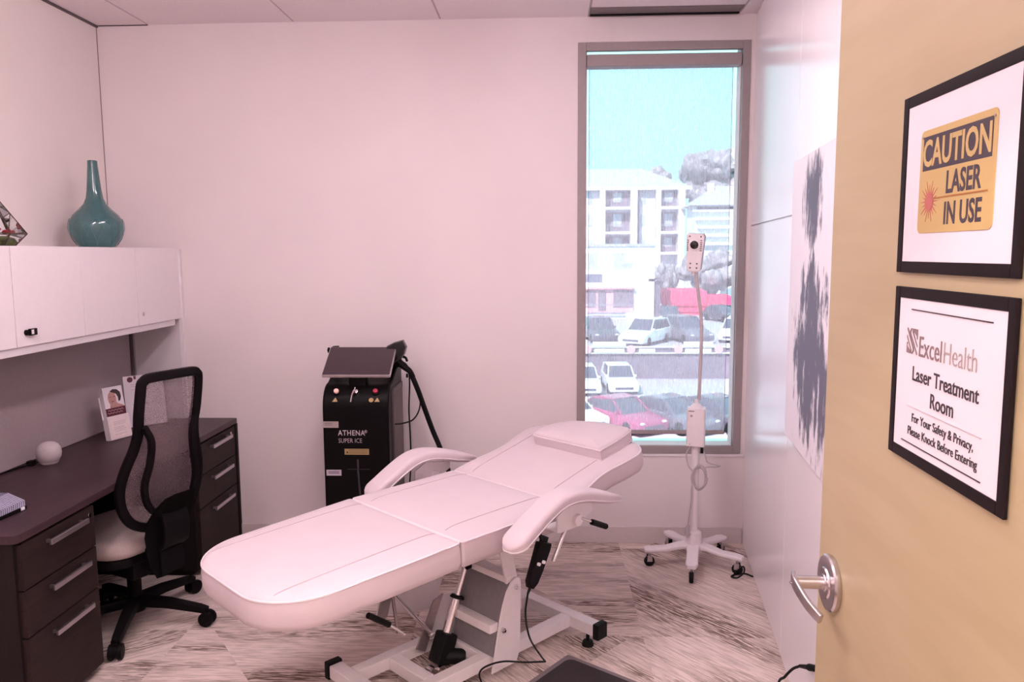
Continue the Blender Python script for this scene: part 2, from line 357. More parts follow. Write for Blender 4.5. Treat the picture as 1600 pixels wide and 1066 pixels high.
    def text(s, body, size, mx, sx=1.0, ext=.0004, align='CENTER', bold=0, spacing=1):
        cu = bpy.data.curves.new('t', 'FONT'); cu.body = body; cu.size = size; cu.extrude = ext; cu.align_x = align; cu.offset = bold; cu.space_character = spacing; cu.resolution_u = 3
        ob = bpy.data.objects.new('t', cu); COL.objects.link(ob)
        me = bpy.data.meshes.new_from_object(ob.evaluated_get(bpy.context.evaluated_depsgraph_get()))
        t = bmesh.new(); t.from_mesh(me); bpy.data.objects.remove(ob); bpy.data.curves.remove(cu); bpy.data.meshes.remove(me)
        return s.add(t, mx @ Matrix.Diagonal((sx, 1, 1, 1)))
    def build(s, name, m, parent=None, sharp=35, mx=None, kind=None, label=None):
        me = bpy.data.meshes.new(name)
        if mx is not None: bmesh.ops.transform(s.bm, matrix=mx, verts=s.bm.verts)
        s.bm.to_mesh(me); s.bm.free()
        me.materials.append(M[m] if isinstance(m, str) else m)
        me.shade_smooth(); me.set_sharp_from_angle(angle=R(sharp))
        o = bpy.data.objects.new(name, me); COL.objects.link(o)
        if sharp <= 35 and len(me.polygons) < 4000:
            wn_ = o.modifiers.new('weighted_normal', 'WEIGHTED_NORMAL'); wn_.keep_sharp = True; wn_.weight = 100
        if parent is not None: o.parent = parent
        if kind: o['kind'] = kind
        if label: o['label'] = label
        return o

def spline(pts, k=6, closed=False):
    pts = [Vector(p) for p in pts]; n = len(pts); out = []
    rng = range(n if closed else n-1)
    for i in rng:
        p0 = pts[(i-1) % n] if closed or i > 0 else pts[0]*2 - pts[1]
        p1 = pts[i]; p2 = pts[(i+1) % n]
        p3 = pts[(i+2) % n] if closed or i+2 < n else pts[-1]*2 - pts[-2]
        for j in range(k):
            t = j/k
            out.append(.5*((2*p1) + (p2-p0)*t + (2*p0-5*p1+4*p2-p3)*t*t + (3*p1-p0-3*p2+p3)*t**3))
    if not closed: out.append(pts[-1])
    return out

def rrect(w, h, r, k=4, cx=0, cy=0):
    out = []
    for sx, sy, a0 in ((1, 1, 0), (-1, 1, 90), (-1, -1, 180), (1, -1, 270)):
        for i in range(k+1):
            a = R(a0 + 90*i/k); out.append((cx + sx*(w/2-r) + r*math.cos(a), cy + sy*(h/2-r) + r*math.sin(a)))
    return out

def thing(name, label, cat, loc=(0, 0, 0), rz=0, group=None):
    o = bpy.data.objects.new(name, None); COL.objects.link(o); o.location = loc; o.rotation_euler = (0, 0, rz); o.empty_display_size = .05
    o['label'] = label; o['category'] = cat
    if group: o['group'] = group
    return o
def tag(o, label, cat, group=None):
    o['label'] = label; o['category'] = cat
    if group: o['group'] = group
    return o
def struct(mb, name, m, parent=None, sharp=35, mx=None):
    return mb.build(name, m, parent, sharp, mx, kind=None if parent else 'structure')

# ------------------------------------------------------------------ the room
D = 4.30; XL = -2.435; CEIL = 2.898; YF = .58
WX0, WX1, WZ0, WZ1 = .190, 1.105, .522, 2.765
struct(MB().box(-2.6, 1.5, -1.5, 4.5, -.12, 0), 'floor', 'carpet')
mb = MB()
mb.box(XL, WX0, D, D+.14, 0, CEIL).box(WX1, 1.45, D, D+.14, 0, CEIL).box(WX0, WX1, D, D+.14, 0, WZ0).box(WX0, WX1, D, D+.14, WZ1, CEIL)
struct(mb, 'wall_back', 'wall')
struct(MB().box(XL-.15, XL, YF-.13, D+.14, 0, CEIL), 'wall_left', 'wall_left')
# partition panels on the right, a few degrees off square
RW = Matrix.Translation((1.131, D, 0)) @ Matrix.Rotation(math.pi - math.atan(.13), 4, 'Z')   # local +y runs toward the doorway, +x into the room
mb = MB().box(-.09, -.012, -.1, 3.82, 0, CEIL)
mb.box(-.012, 0, 0, 1.268, .012, 1.787, .0015).box(-.012, 0, 0, 1.268, 1.793, CEIL-.004, .0015)
mb.box(-.012, 0, 1.2715, 2.55, .012, CEIL-.004, .0015).box(-.012, 0, 2.5535, 3.8, .012, CEIL-.004, .0015)
wr = struct(mb, 'wall_right', 'panel'); wr.matrix_world = RW
struct(MB().box(-.014, -.0125, .005, 3.7, .002, .012), 'trim_1', 'divider').matrix_world = RW
# front wall with the doorway the photo is taken from, hall behind it
struct(MB().box(XL, -.50, YF-.13, YF, 0, CEIL).box(.60, 1.0, YF-.13, YF, 0, CEIL).box(-.50, .60, YF-.13, YF, 2.14, CEIL), 'wall_front', 'wall')
struct(MB().box(-1.75, 1.5, -1.5, -1.38, 0, CEIL).box(-1.75, -1.63, -1.38, YF-.13, 0, CEIL).box(1.38, 1.5, -1.38, YF-.13, 0, CEIL), 'wall_hall', 'wall')
# ceiling: tiles with grooves between T bars
mb = MB().box(-2.6, 1.5, -1.5, 4.52, CEIL+.012, CEIL+.14)
xs = [-2.435, -2.146, -1.343, -.547, .245, 1.034, 1.40]
for i in range(6):
    ys = [-1.5, .3, 2.24, 4.31] if i != 4 else [-1.5, .3, 2.24, 4.15]
    for j in range(3):
        mb.box(xs[i]+.005, xs[i+1]-.005, ys[j]+.005, ys[j+1]-.005, CEIL, CEIL+.013, .003)
struct(mb, 'ceiling', 'ceiling')
mb = MB()
for x in xs[1:-1]: mb.box(x-.0045, x+.0045, YF, D, CEIL+.003, CEIL+.012)
struct(mb, 'trim_2', 'grid')
struct(MB().box(XL, XL+.010, YF, D, CEIL-.012, CEIL).box(XL, -2.146, D-.005, D, CEIL-.005, CEIL), 'trim_3', 'divider')
struct(MB().box(XL, XL+.003, D-.003, D, 1.7, CEIL-.012), 'corner_gap_line', 'inkgrey')  # thin brown strip added to draw the dark gap in the wall corner
struct(MB().box(XL, .0, D-.012, D, 0, .095, .003).box(.0, 1.125, D-.012, D, 0, .095, .003), 'baseboard_back', 'base')
vt = thing('ceiling_vent', 'long dark slot air vent in the ceiling above the window', 'vent', (.64, 4.2, CEIL))
MB().box(-.39, .39, -.048, .098, -.002, .010, .001).build('housing', 'vent', vt)
MB().box(-.388, .388, .052, .062, -.010, -.0022).build('blade', 'black', vt)

# window
win = bpy.data.objects.new('window_1', None); COL.objects.link(win); win.location = (WX0, D, WZ0); win['kind'] = 'structure'
W, H = WX1-WX0, WZ1-WZ0
mb = MB(); y0, y1 = -.008, .12
for a, b, c, d, e in ((0, .045, 0, H, y1), (W-.041, W, 0, H, y1), (.045, W-.041, 0, .044, y1), (.045, W-.041, H-.045, H, .022)): mb.box(a, b, y0, e, c, d, .003)
mb.build('frame', 'frame', win)
MB().box(.046, .050, .030, .104, .045, H-.03).build('reveal', 'trimwhite', win)
MB().box(W-.046, W-.042, .030, .104, .045, H-.03).build('reveal', 'trimwhite', win)
MB().box(.050, W-.046, .012, .104, .0445, .0475).build('reveal', 'trimwhite', win)
MB().box(.04, W-.035, .105, .111, .04, H-.004).build('glass', 'pane_glass', win)
MB().box(-.3, W+.3, .145, .24, -.30, .030, .004).build('outer_sill', 'trimwhite', win)
struct(MB().box(WX0+.02, 1.128, D-.007, D+.001, WZ0-.016, WZ0-.001, .002), 'trim_4', 'white')
rs = thing('roller_shade', 'sheer see-through roller shade pulled down over the tall window', 'window shade', (.645, D+.03, WZ0))
MB().box(-.408, .415, -.034, .045, 2.118, 2.182, .006).build('fascia', 'frame', rs)
MB().box(-.392, .384, .030, .0315, .12, 2.135).build('fabric', 'shade', rs)
MB().box(-.392, .384, .022, .040, .098, .121, .005).build('bottom_bar', 'frame', rs)
MB().box(-.392, -.3895, .0295, .032, .12, 2.13)  .box(.3815, .384, .0295, .032, .12, 2.13).build('hem', 'standgrey', rs)

# ceiling lights out of view: one over the bed, two added as fill
for i, (x, y, ang, hall) in enumerate(((-.42, 2.45, 0, 0), (-1.25, 1.25, 0, 0), (0, -.5, 90, 1))):
    cl = thing('ceiling_light', ['narrow recessed ceiling light over the treatment bed', 'narrow ceiling light added as unseen fill near the doorway', 'unseen fill light added out in the hall'][i], 'light', (x, y, CEIL), R(ang))
    MB().box(-.095, .095, -.62, -.60, -.012, .004).box(-.095, .095, .60, .62, -.012, .004).box(-.095, -.075, -.6, .6, -.012, .004).box(.075, .095, -.6, .6, -.012, .004).build('frame', 'trimwhite', cl)
    MB().prism([(-.075, -.002), (.075, -.002), (.055, -.075), (-.055, -.075)], -.6, .6, 'y').build('diffuser', 'hallfill' if hall else 'lamp', cl)  # lens dropped low so its sides light the ceiling and upper walls

# ------------------------------------------------------------------ door with signs
DK = Vector((.5533, 1.437, 0)); DA = R(2.1)
DM = Matrix.Translation(DK) @ Matrix.Rotation(-DA, 4, 'Z')        # local y along the leaf toward the room, -x the visible face
door = bpy.data.objects.new('door_1', None); COL.objects.link(door); door.matrix_world = DM; door['kind'] = 'structure'
MB().box(0, .044, -.84, .089, .010, 2.12, .0015).build('leaf', 'door', door)
HZ = 1.02
hd = MB()
AX = Matrix.Rotation(-math.pi/2, 4, 'Y')    # z axis -> -x
hd.lathe([(0, 0), (.052, 0), (.054, .004), (.054, .010), (.051, .0135), (.046, .0145), (.03, .015), (.028, .018), (0, .018)], seg=40, mx=Matrix.Translation((0, 0.004, HZ)) @ AX)
rose = hd.build('rose', 'steel', door)
lv = MB().cyl((-.014, .004, HZ), (-.020, .004, HZ), .019, .017, 20, .002).cyl((-.018, .004, HZ), (-.072, .004, HZ), .0125, None, 20)
path = [(-.070, .020, HZ+.004), (-.073, .006, HZ+.003), (-.0735, -.012, HZ), (-.071, -.035, HZ-.006), (-.066, -.058, HZ-.014), (-.058, -.080, HZ-.022), (-.052, -.093, HZ-.027)]
lv.sweep(spline(path, 5), rrect(.009, .026, .004, 3), scales=[(1, 1.0 - .25*i/30) for i in range(31)])
lv.cyl((-.079, .010, HZ-.004), (-.075, .010, HZ-.004), .003, None, 10)
lev = lv.build('lever_handle', 'steel', rose)

FX = Matrix.Rotation(math.pi/2, 4, 'X')  # text plane XY -> XZ
def sign_frame(label, cy, z0, z1, wd):
    t = thing('framed_sign', label, 'sign', tuple(DM @ Vector((0, cy, z0))), -DA)
    h = z1-z0; fw = .0165; a = wd/2
    mb = MB()
    for q in ((-a, -a+fw, 0, h), (a-fw, a, 0, h), (-a+fw, a-fw, 0, fw), (-a+fw, a-fw, h-fw, h)): mb.box(-.0065, -.001, q[0], q[1], q[2], q[3], .0012)
    mb.build('frame', 'frameblack', t)
    MB().box(-.005, -.0015, -a+fw-.002, a-fw+.002, fw-.002, h-fw+.002).build('paper', 'paper', t)
    return t, h
def face(y, z, x=-.0056): return Matrix.Translation((x, y, z)) @ Matrix.Rotation(-math.pi/2, 4, 'Z') @ FX     # reading direction = local -y
SW = .325
t1, h1 = sign_frame('upper framed sign on the wooden door, yellow caution laser warning', -.3925, 1.618, 1.8735, SW)
yw, yh = .200, .142; yz = .0565; yc = -.0010
pl = MB(); pl.prism(rrect(yw, yh, .009, 4, yc, yz+yh/2), -.0060, -.0050, 'x', .0003)
plate = pl.build('warning_plate', 'yellow', t1)
MB().box(-.0063, -.0058, yc-yw/2+.009, yc+yw/2-.009, yz+.086, yz+.133).build('header_band', 'signink', plate)
MB().text('CAUTION', .050, face(yc, yz+.0925, -.0064), .80, .0003, bold=.0012).build('caution_lettering', 'yellow', plate)
MB().text('LASER', .041, face(yc-.024, yz+.0515, -.0061), .80, .0003, bold=.0009).text('IN USE', .041, face(yc-.026, yz+.011, -.0061), .80, .0003, bold=.0009).build('laser_lettering', 'signink', plate)
sb = MB(); cy_, cz_ = yc+.066, yz+.043
sb.cyl((-.0058, cy_, cz_), (-.0064, cy_, cz_), .0125, None, 24)
for k in range(20):
    a = 2*math.pi*k/20; r_ = .029 if k % 2 == 0 else .023
    p = [(math.cos(a)*.010 - math.sin(a)*.0013, math.sin(a)*.010 + math.cos(a)*.0013), (math.cos(a)*.010 + math.sin(a)*.0013, math.sin(a)*.010 - math.cos(a)*.0013), (math.cos(a)*r_, math.sin(a)*r_)]
    sb.prism([(cy_+q[0], cz_+q[1]) for q in p], -.0064, -.0058, 'x')
sb.build('laser_burst_symbol', 'redburst', plate)
MB().box(-.0064, -.0058, yc-.086, cy_-.012, yz+.0455, yz+.0478).build('beam_line', 'brownline', plate)
for dy in (-1, 1): MB().cyl((-.0060, yc+dy*(yw/2-.0065), yz+yh-.0095), (-.0070, yc+dy*(yw/2-.0065), yz+yh-.0095), .0018, None, 10).build('screw_mark', 'labelgrey', plate)

t2, h2 = sign_frame('lower framed sign on the wooden door, white treatment room notice', -.3945, 1.342, 1.597, SW)
lt = MB()
lt.text('Laser Treatment', .0295, face(0, .1215), .93, .0003, bold=.0002).text('Room', .0295, face(.0, .0915), .93, .0003, bold=.0002)
lt.text('For Your Safety & Privacy,', .0182, face(0, .0610), .90, .0003).text('Please Knock Before Entering', .0182, face(0, .0405), .90, .0003)
lt.build('notice_lettering', 'ink', t2)
MB().box(-.0060, -.0052, -.115, .105, .2225, .2240).build('rule_line', 'ink', t2)
MB().box(-.0060, -.0052, -.108, .118, .0270, .0285).build('rule_line', 'ink', t2)
MB().box(-.0060, -.0052, -.105, .105, .0815, .0822).build('thin_rule_line', 'inkpale', t2)
MB().text('Excel', .042, face(.077, .1585), .80, .0003, 'LEFT').build('dark_lettering', 'inkgrey', t2)
MB().text('Health', .042, face(.0035, .1585), .80, .0003, 'LEFT', -.0005).build('light_lettering', 'labelgrey', t2)
lg = MB()
def em(poly): lg.prism([(.1150-.034*u, .1590+.037*v) for u, v in poly], -.0060, -.0052, 'x')
em([(.0, 1), (.05, 1), (.68, .24), (.70, .12), (.56, 0), (.46, 0), (.60, .13), (.58, .22), (.0, .92)])       # long stroke hooked at the foot
em([(.46, 1), (.36, 1), (.25, .88), (.28, .78), (.97, 0), (1, 0), (1, .07), (.37, .78), (.35, .87)])          # long stroke hooked at the head
em([(.55, 1), (1, 1), (1, .60), (.94, .62), (.94, .72), (.66, .88), (.60, .84), (1, .38), (1, .30), (.50, .86), (.50, .94)])
em([(.0, .42), (.0, 0), (.40, 0), (.46, .08), (.45, .14), (.06, .62), (.0, .70), (.0, .60), (.36, .14), (.30, .12), (.06, .28), (.06, .40)])
lg.build('emblem', 'inkgrey', t2)

# ------------------------------------------------------------------ canvas on the panel wall
cv = thing('wall_canvas', 'white abstract canvas with black brush marks on the right wall', 'painting', tuple(RW @ Vector((.0, 1.39, .962))), math.pi - math.atan(.13))
# local +y toward the doorway
MB().box(.004, .034, 0, .78, 0, 1.012, .002).build('canvas', 'painting', cv, mx=Matrix.Identity(4))
cv.children[0].data.transform(Matrix.Translation((0, -.78, 0))); cv.children[0].location = (0, .78, 0)

# ------------------------------------------------------------------ overhead cabinet
XH = -2.04
hc = thing('overhead_cabinet', 'white wall hutch of four doors above the dark desk', 'cabinet', (XH, 2.43, 0))
def hb(mb, name, m, p=hc, **k):
    mb.bm.transform(Matrix.Translation((-XH, -2.43, 0))); return mb.build(name, m, p, **k)
hb(MB().box(XL+.002, XH-.021, 2.434, 4.274, 1.296, 1.69, .002), 'carcass', 'white')
ds = [2.434, 2.907, 3.361, 3.822, 4.284]
for i in range(4):
    dr = hb(MB().box(XH-.020, XH, ds[i]+.0018, ds[i+1]-.0018, 1.296, 1.688, .0016), 'door', 'white')
    if i == 3: hb(MB().cyl((XH-.004, 3.869, 1.352), (XH+.003, 3.869, 1.352), .010, None, 16, .001), 'lock', 'handle', dr)
    if i == 1:
        hb(MB().cyl((XH-.004, 2.962, 1.350), (XH+.012, 2.962, 1.350), .011, None, 16, .002), 'lock', 'black', dr)
        hb(MB().box(XH+.006, XH+.016, 2.966, 3.012, 1.337, 1.364, .003), 'key', 'black', dr)
        hb(MB().box(XH+.0155, XH+.0175, 2.974, 2.988, 1.342, 1.360, .0005), 'key_tag', 'white', dr)
hb(MB().box(XL+.002, -2.030, 4.278, 4.298, .722, 1.683, .002), 'end_panel', 'white')
hb(MB().box(XL+.002, -2.030, 2.412, 2.432, .722, 1.683, .002), 'end_panel', 'white')
hb(MB().box(XL+.002, -2.33, 2.434, 4.277, .724, 1.294), 'tackboard', 'tack')
hb(MB().box(-2.334, -2.318, 4.246, 4.276, .724, 1.290, .002), 'corner_post', 'divider')
hb(MB().box(-2.332, -2.312, 4.2655, 4.2775, .724, 1.290, .002), 'corner_trim', 'handle')
hb(MB().box(-2.14, -2.048, 2.44, 4.225, 1.262, 1.2955, .003), 'light_valance', 'whiteedge')
hb(MB().box(-2.312, -2.050, 4.2745, 4.2782, .724, 1.290), 'end_lining', 'whiteedge')

# ------------------------------------------------------------------ desk
XD = -1.756
dk = thing('desk_worktop', 'long dark wood desk top running along the left wall', 'desk', (XD, 2.42, 0))
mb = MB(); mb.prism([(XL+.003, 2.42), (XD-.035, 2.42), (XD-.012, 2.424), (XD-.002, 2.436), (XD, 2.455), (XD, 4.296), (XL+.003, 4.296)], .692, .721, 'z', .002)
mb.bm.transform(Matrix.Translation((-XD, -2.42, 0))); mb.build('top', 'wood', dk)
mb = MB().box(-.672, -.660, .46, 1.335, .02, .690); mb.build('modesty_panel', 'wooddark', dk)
def pedestal(label, y0, y1, drawers, hy0, hy1, ylock, group):
    t = thing('drawer_pedestal', label, 'drawer unit', (XD, y0, 0), 0, group)
    w = y1-y0
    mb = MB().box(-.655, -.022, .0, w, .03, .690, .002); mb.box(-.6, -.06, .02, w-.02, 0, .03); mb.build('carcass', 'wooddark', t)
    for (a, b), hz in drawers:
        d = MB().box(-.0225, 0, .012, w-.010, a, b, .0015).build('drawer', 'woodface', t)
        MB().box(.018, .030, hy0-y0, hy1-y0, hz-.010, hz+.010, .003).box(-.001, .020, hy0-y0+.012, hy0-y0+.022, hz-.006, hz+.006).box(-.001, .020, hy1-y0-.022, hy1-y0-.012, hz-.006, hz+.006).build('handle', 'handle', d)
        if hz > .6: MB().cyl((-.002, ylock-y0, hz+.005), (.004, ylock-y0, hz+.005), .010, None, 16, .001).build('lock', 'chrome', d)
    return t
pedestal('three-drawer dark wood pedestal at the near end of the desk', 2.432, 2.876, (((.521, .682), .648), ((.352, .516), .480), ((.035, .347), .312)), 2.560, 2.788, 2.834, 'desk drawer pedestals')
pedestal('three-drawer dark wood pedestal at the far end by the back wall', 3.762, 4.268, (((.521, .682), .648), ((.352, .516), .480), ((.035, .347), .312)), 3.915, 4.165, 4.200, 'desk drawer pedestals')
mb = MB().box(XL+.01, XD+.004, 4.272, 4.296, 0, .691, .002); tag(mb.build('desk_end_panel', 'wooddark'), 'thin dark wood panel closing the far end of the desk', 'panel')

# ------------------------------------------------------------------ things on hutch and desk
vs = thing('vase', 'teal glazed vase with a long narrow neck on the hutch', 'vase', (-2.235, 3.835, 1.690))
MB().lathe([(0, 0), (.080, 0), (.088, .008), (.112, .045), (.124, .080), (.127, .105), (.121, .135), (.104, .163), (.076, .190), (.053, .215), (.040, .245), (.034, .285), (.029, .340), (.0235, .405), (.0225, .428), (.0195, .430), (.018, .424), (.018, .33), (0, .32)], seg=48).build('body', 'teal', vs, 50)
pt = MB()
for ring, (z0, n_, hgt, off) in enumerate(((.012, 9, .105, 0), (.055, 9, .088, .5))):
    for k in range(n_):
        a0 = 2*math.pi*(k+off)/n_
        def rad(z):
            prof = [(.088, .008), (.112, .045), (.124, .080), (.127, .105), (.121, .135), (.104, .163), (.076, .19)]
            for (ra, za), (rb, zb) in zip(prof, prof[1:]):
                if za <= z <= zb: return ra + (rb-ra)*(z-za)/(zb-za)
            return prof[0][0]
        pts = []
        for i in range(13):
            u = -1 + 2*i/12; z = z0 + hgt*(1-abs(u)**1.8); an = a0 + u*.36*(1 - .0*abs(u)); r_ = rad(z)+.0006
            pts.append((r_*math.cos(an), r_*math.sin(an), z))
        pt.tube(pts, .0014, 5)
pt.build('petal_relief', mat('pale_teal_glaze', (.075, .19, .195), .2), vs)

tr = thing('terrarium', 'geometric glass terrarium with red flowers on the hutch', 'terrarium', (-2.24, 3.090, 1.690))
rings = [[(r*math.cos(2*math.pi*(k+.62)/6), r*math.sin(2*math.pi*(k+.62)/6), z) for k in range(6)] for r, z in ((.080, .003), (.125, .052), (.049, .160))]
apex = (0, 0, .238); wi = MB()
for k in range(6):
    j = (k+1) % 6
    for A in rings[:2]: wi.tube([A[k], A[j]], .0022, 6)
    if k in (0, 5, 1): wi.tube([rings[2][k], rings[2][j]], .0018, 6)
    wi.tube([rings[0][k], rings[1][k]], .0022, 6); wi.tube([rings[1][k], apex], .0022, 6)
wi.build('wire_frame', 'bronze', tr)
gb = MB(); t = bmesh.new()
V0 = [t.verts.new(p) for p in rings[0]]; V1 = [t.verts.new(p) for p in rings[1]]; A_ = t.verts.new(apex)
for k in range(6):
    j = (k+1) % 6; t.faces.new((V0[k], V0[j], V1[j], V1[k]))
    if k != 3: t.faces.new((V1[k], V1[j], A_))
gb.add(t); gb.build('glass_panes', 'pane_glass', tr, 5)
ms = MB(); ms.lathe([(0, .004), (.074, .004), (.088, .018), (.080, .032), (.05, .040), (0, .042)], seg=20)
for v in ms.bm.verts: v.co += Vector((0, 0, noise.noise(v.co*60)*.006)) if v.co.z > .01 else Vector()
ms.build('moss', 'moss', tr)
for fx_, fy_, fz_ in ((.0, .02, .070), (.03, .06, .060), (-.03, -.02, .075), (.02, -.04, .065)):
    fm = MB()
    for k in range(7):
        a = k*2*math.pi/7; fm.sphere((fx_+.014*math.cos(a), fy_+.014*math.sin(a), fz_+.003*math.sin(3*a)), .011, 8, sc=(1, 1, .6))
    fm.sphere((fx_, fy_, fz_+.006), .009, 8)
    fl = fm.build('flower', 'flower', tr)
    MB().tube([(fx_*.8, fy_*.8, .03), (fx_, fy_, fz_)], .0018, 5).build('stem', 'twig', fl)

sp = thing('smart_speaker', 'small round white speaker on the desk by the back board', 'speaker', (-2.222, 3.318, .721))
ball = MB(); ball.lathe([(.0, .004), (.030, .005), (.040, .012), (.049, .030), (.052, .050), (.049, .070), (.040, .086), (.026, .096), (.010, .1005), (0, .101)], seg=28); ball.build('body', mat('speaker_fabric', (.55, .47, .49), .85, var=.15, vscale=240, bump=.3), sp, 60)
MB().lathe([(0, 0), (.031, 0), (.036, .004), (.040, .011), (.036, .012), (0, .006)], seg=28).build('base_ring', 'white', sp)
cb = MB().tube([(-.04, -.02, .012), (-.065, -.045, .006), (-.085, -.09, .004), (-.10, -.2, .004)], .004, 6, 5).box(-.075, -.045, -.05, -.02, .0, .022, .004); cb.build('power_cord', 'black', sp)

# brochure holder
bh = thing('brochure_holder', 'clear holder of brochures with a woman portrait on the desk', 'brochure holder', (-2.165, 3.795, .721), R(-20))
LEAN = Matrix.Translation((0, 0, .002)) @ Matrix.Rotation(R(-10), 4, 'Y')
MB().box(.018, .0200, -.064, .064, 0, .118, mx=LEAN).box(-.014, .018, -.064, -.062, 0, .105, mx=LEAN).box(-.014, .018, .062, .064, 0, .105, mx=LEAN).box(-.016, -.014, -.064, .064, 0, .22, mx=LEAN).box(-.016, .02, -.064, .064, -.002, .001, mx=LEAN).build('pocket', mat('milky_acrylic', (.82, .72, .74), .2, var=.05), bh)
for i in range(4):
    x_ = -.012+.007*i
    br = MB().box(x_, x_+.0045, -.058, .058, .002, .265-.010*(3-i), .0004, mx=LEAN).build('brochure', 'paper', bh)
    if i == 3:
        xf = x_+.0047
        MB().box(xf, xf+.0004, -.058, .058, .118, .158, mx=LEAN).build('title_band', 'maroon', br)
        q = MB()
        for k, (zz, y0_, y1_) in enumerate(((.146, -.045, .045), (.133, -.050, .038))):
            q.tube([(xf+.0008, y0_ + (y1_-y0_)*i_/14, zz+.003*math.sin(i_*2.1+k)) for i_ in range(15)], .0012, 4, mx=LEAN)
        q.build('title_lettering', 'inkpale', br)
        sk = MB(); sk.prism([(-.028+.030*math.cos(a)*.8+.018, .205+.036*math.sin(a)) for a in [2*math.pi*i_/20 for i_ in range(20)]], xf, xf+.0007, 'x', mx=LEAN)
        sk.prism([(-.012, .158), (.052, .158), (.046, .166), (.020, .176), (.012, .186), (-.012, .180)], xf, xf+.0006, 'x', mx=LEAN)
        sk.prism([(-.030, .158), (-.014, .158), (-.004, .192), (-.012, .198), (-.024, .184)], xf, xf+.0010, 'x', mx=LEAN); sk.build('portrait_skin', 'skin', br)
        MB().prism([(-.018, .243), (.002, .252), (.026, .248), (.042, .232), (.044, .208), (.036, .190), (.026, .186), (.026, .208), (.018, .226), (.0, .234)], xf, xf+.0012, 'x', mx=LEAN).build('portrait_hair', 'hair', br)
        MB().box(xf, xf+.0011, -.026, -.014, .2125, .2145, mx=LEAN).box(xf, xf+.0011, -.004, .010, .2135, .2155, mx=LEAN).build('portrait_brow', 'hair', br)
        MB().box(xf, xf+.0011, -.017, -.002, .187, .1915, mx=LEAN).build('portrait_lips', 'lips', br)
cdm = MB().box(.0205, .0222, -.056, .056, .004, .112, .0004, mx=LEAN).build('front_card', mat('cream_card', (.80, .66, .66), .5, var=.06, vscale=40), bh)
q = MB()
for zz in (.085, .078, .071, .058, .051, .044, .036, .022): q.box(.0222, .0226, -.040+.01*random.random(), .038-.02*random.random(), zz, zz+.0022, mx=LEAN)
q.build('card_print', 'inkpale', cdm)

# sheet in an acrylic stand behind the chair
ss = thing('sheet_stand', 'white sheet in a clear stand on the desk behind the chair', 'sign', (-2.165, 4.085, .721), R(-42))
LE2 = Matrix.Rotation(R(-7), 4, 'Y')
MB().box(-.002, .0, -.108, .108, 0, .285, mx=LE2).box(-.06, .02, -.108, .108, 0, .003).build('acrylic', 'pane_glass', ss)
sh = MB().box(.0005, .0012, -.105, .105, .005, .282, mx=LE2).build('sheet', 'paper', ss)
q = MB().cyl((.001, -.070, .262), (.0018, -.070, .262), .015, None, 14, mx=LE2).box(.001, .0018, -.05, -.038, .262, .280, mx=LE2); q.build('printed_mark', 'maroon', sh)
q = MB()
for zz in (.232, .222, .205, .125, .045, .035): q.box(.0012, .0017, -.07, .065-.03*random.random(), zz, zz+.003, mx=LE2)
q.box(.0012, .0017, -.075, .075, .075, .0765, mx=LE2); q.build('printed_lines', 'inkpale', sh)

bx = thing('tissue_box', 'small blue-grey patterned box at the near end of the desk', 'box', (-2.00, 2.578, .721), R(-4))
MB().box(-.09, .085, -.13, .13, 0, .014, .003).build('base', 'black', bx)
MB().prism([(-.085, .014), (.082, .014), (.080, .034), (.020, .060), (-.085, .060)], -.128, .128, 'y', .003).build('cover', 'blueknit', bx)
q = MB()
for i in range(26): q.tube([(.083, -.125+.0098*i, .015), (.081, -.122+.0098*i, .034), (.021, -.128+.0098*i, .061)], .0019, 4)
q.build('cover_ribs', mat('pale_blue_rib', (.45, .42, .55), .6, var=.2), bx)
MB().box(.083, .0875, .098, .116, .003, .014, .001).build('clip', 'trimwhite', bx)
q = MB(); q.prism([(-.03, .058), (.02, .058), (.012, .10), (.0, .125), (-.02, .10)], -.095, -.015, 'y', .004); q.build('tissue', 'paper', bx)

# ------------------------------------------------------------------ task chair
CB = R(-25)
ch = thing('task_chair', 'black mesh-back task chair with beige seat at the desk', 'chair', (-1.84, 3.27, 0), CB)
# local +x = behind the sitter (back side), +y far side
for k in range(5):
    a = R({0: 302, 1: 374, 2: 446, 3: 518, 4: 590}[k] + 8)
    a = math.atan2(0, 1) + [R(-49.0+25-25+25), 0, 0, 0, 0][0]*0 + R(-14 + 72*k + 25 + 11)
    c_, s_ = math.cos(a), math.sin(a)
    mb = MB(); pts = [(.03*c_, .03*s_, .105), (.16*c_, .16*s_, .098), (.30*c_, .30*s_, .078), (.335*c_, .335*s_, .070)]
    mb.sweep(pts, rrect(.046, .040, .010, 2), scales=[1.2, 1.05, .85, .75]); lg_ = mb.build('base_leg', 'black', ch)
    mb = MB(); tx, ty = -s_, c_; cx_, cy_ = .335*c_, .335*s_
    for sgn in (-1, 1):
        mb.cyl((cx_+tx*sgn*.008, cy_+ty*sgn*.008, .033), (cx_+tx*sgn*.027, cy_+ty*sgn*.027, .033), .033, None, 18, .004)
    mb.cyl((cx_, cy_, .03), (cx_, cy_, .068), .009, None, 10); mb.cyl((cx_-tx*.008, cy_-ty*.008, .036), (cx_+tx*.008, cy_+ty*.008, .036), .026, None, 14)
    mb.build('caster', 'black', lg_)
MB().cyl((0, 0, .06), (0, 0, .13), .045, .036, 20, .004).cyl((0, 0, .12), (0, 0, .24), .030, None, 16).cyl((0, 0, .23), (0, 0, .34), .018, None, 12).build('gas_column', 'black', ch)
MB().box(-.16, .18, -.13, .13, .275, .345, .012).box(.10, .27, -.06, .06, .290, .40, .010).cyl((-.02, -.10, .325), (-.02, -.24, .32), .006, None, 8).build('tilt_mechanism', 'black', ch)
mb = MB(); t = bmesh.new()
sec = rrect(.46, .45, .12, 6, -.06, 0)
prev = None
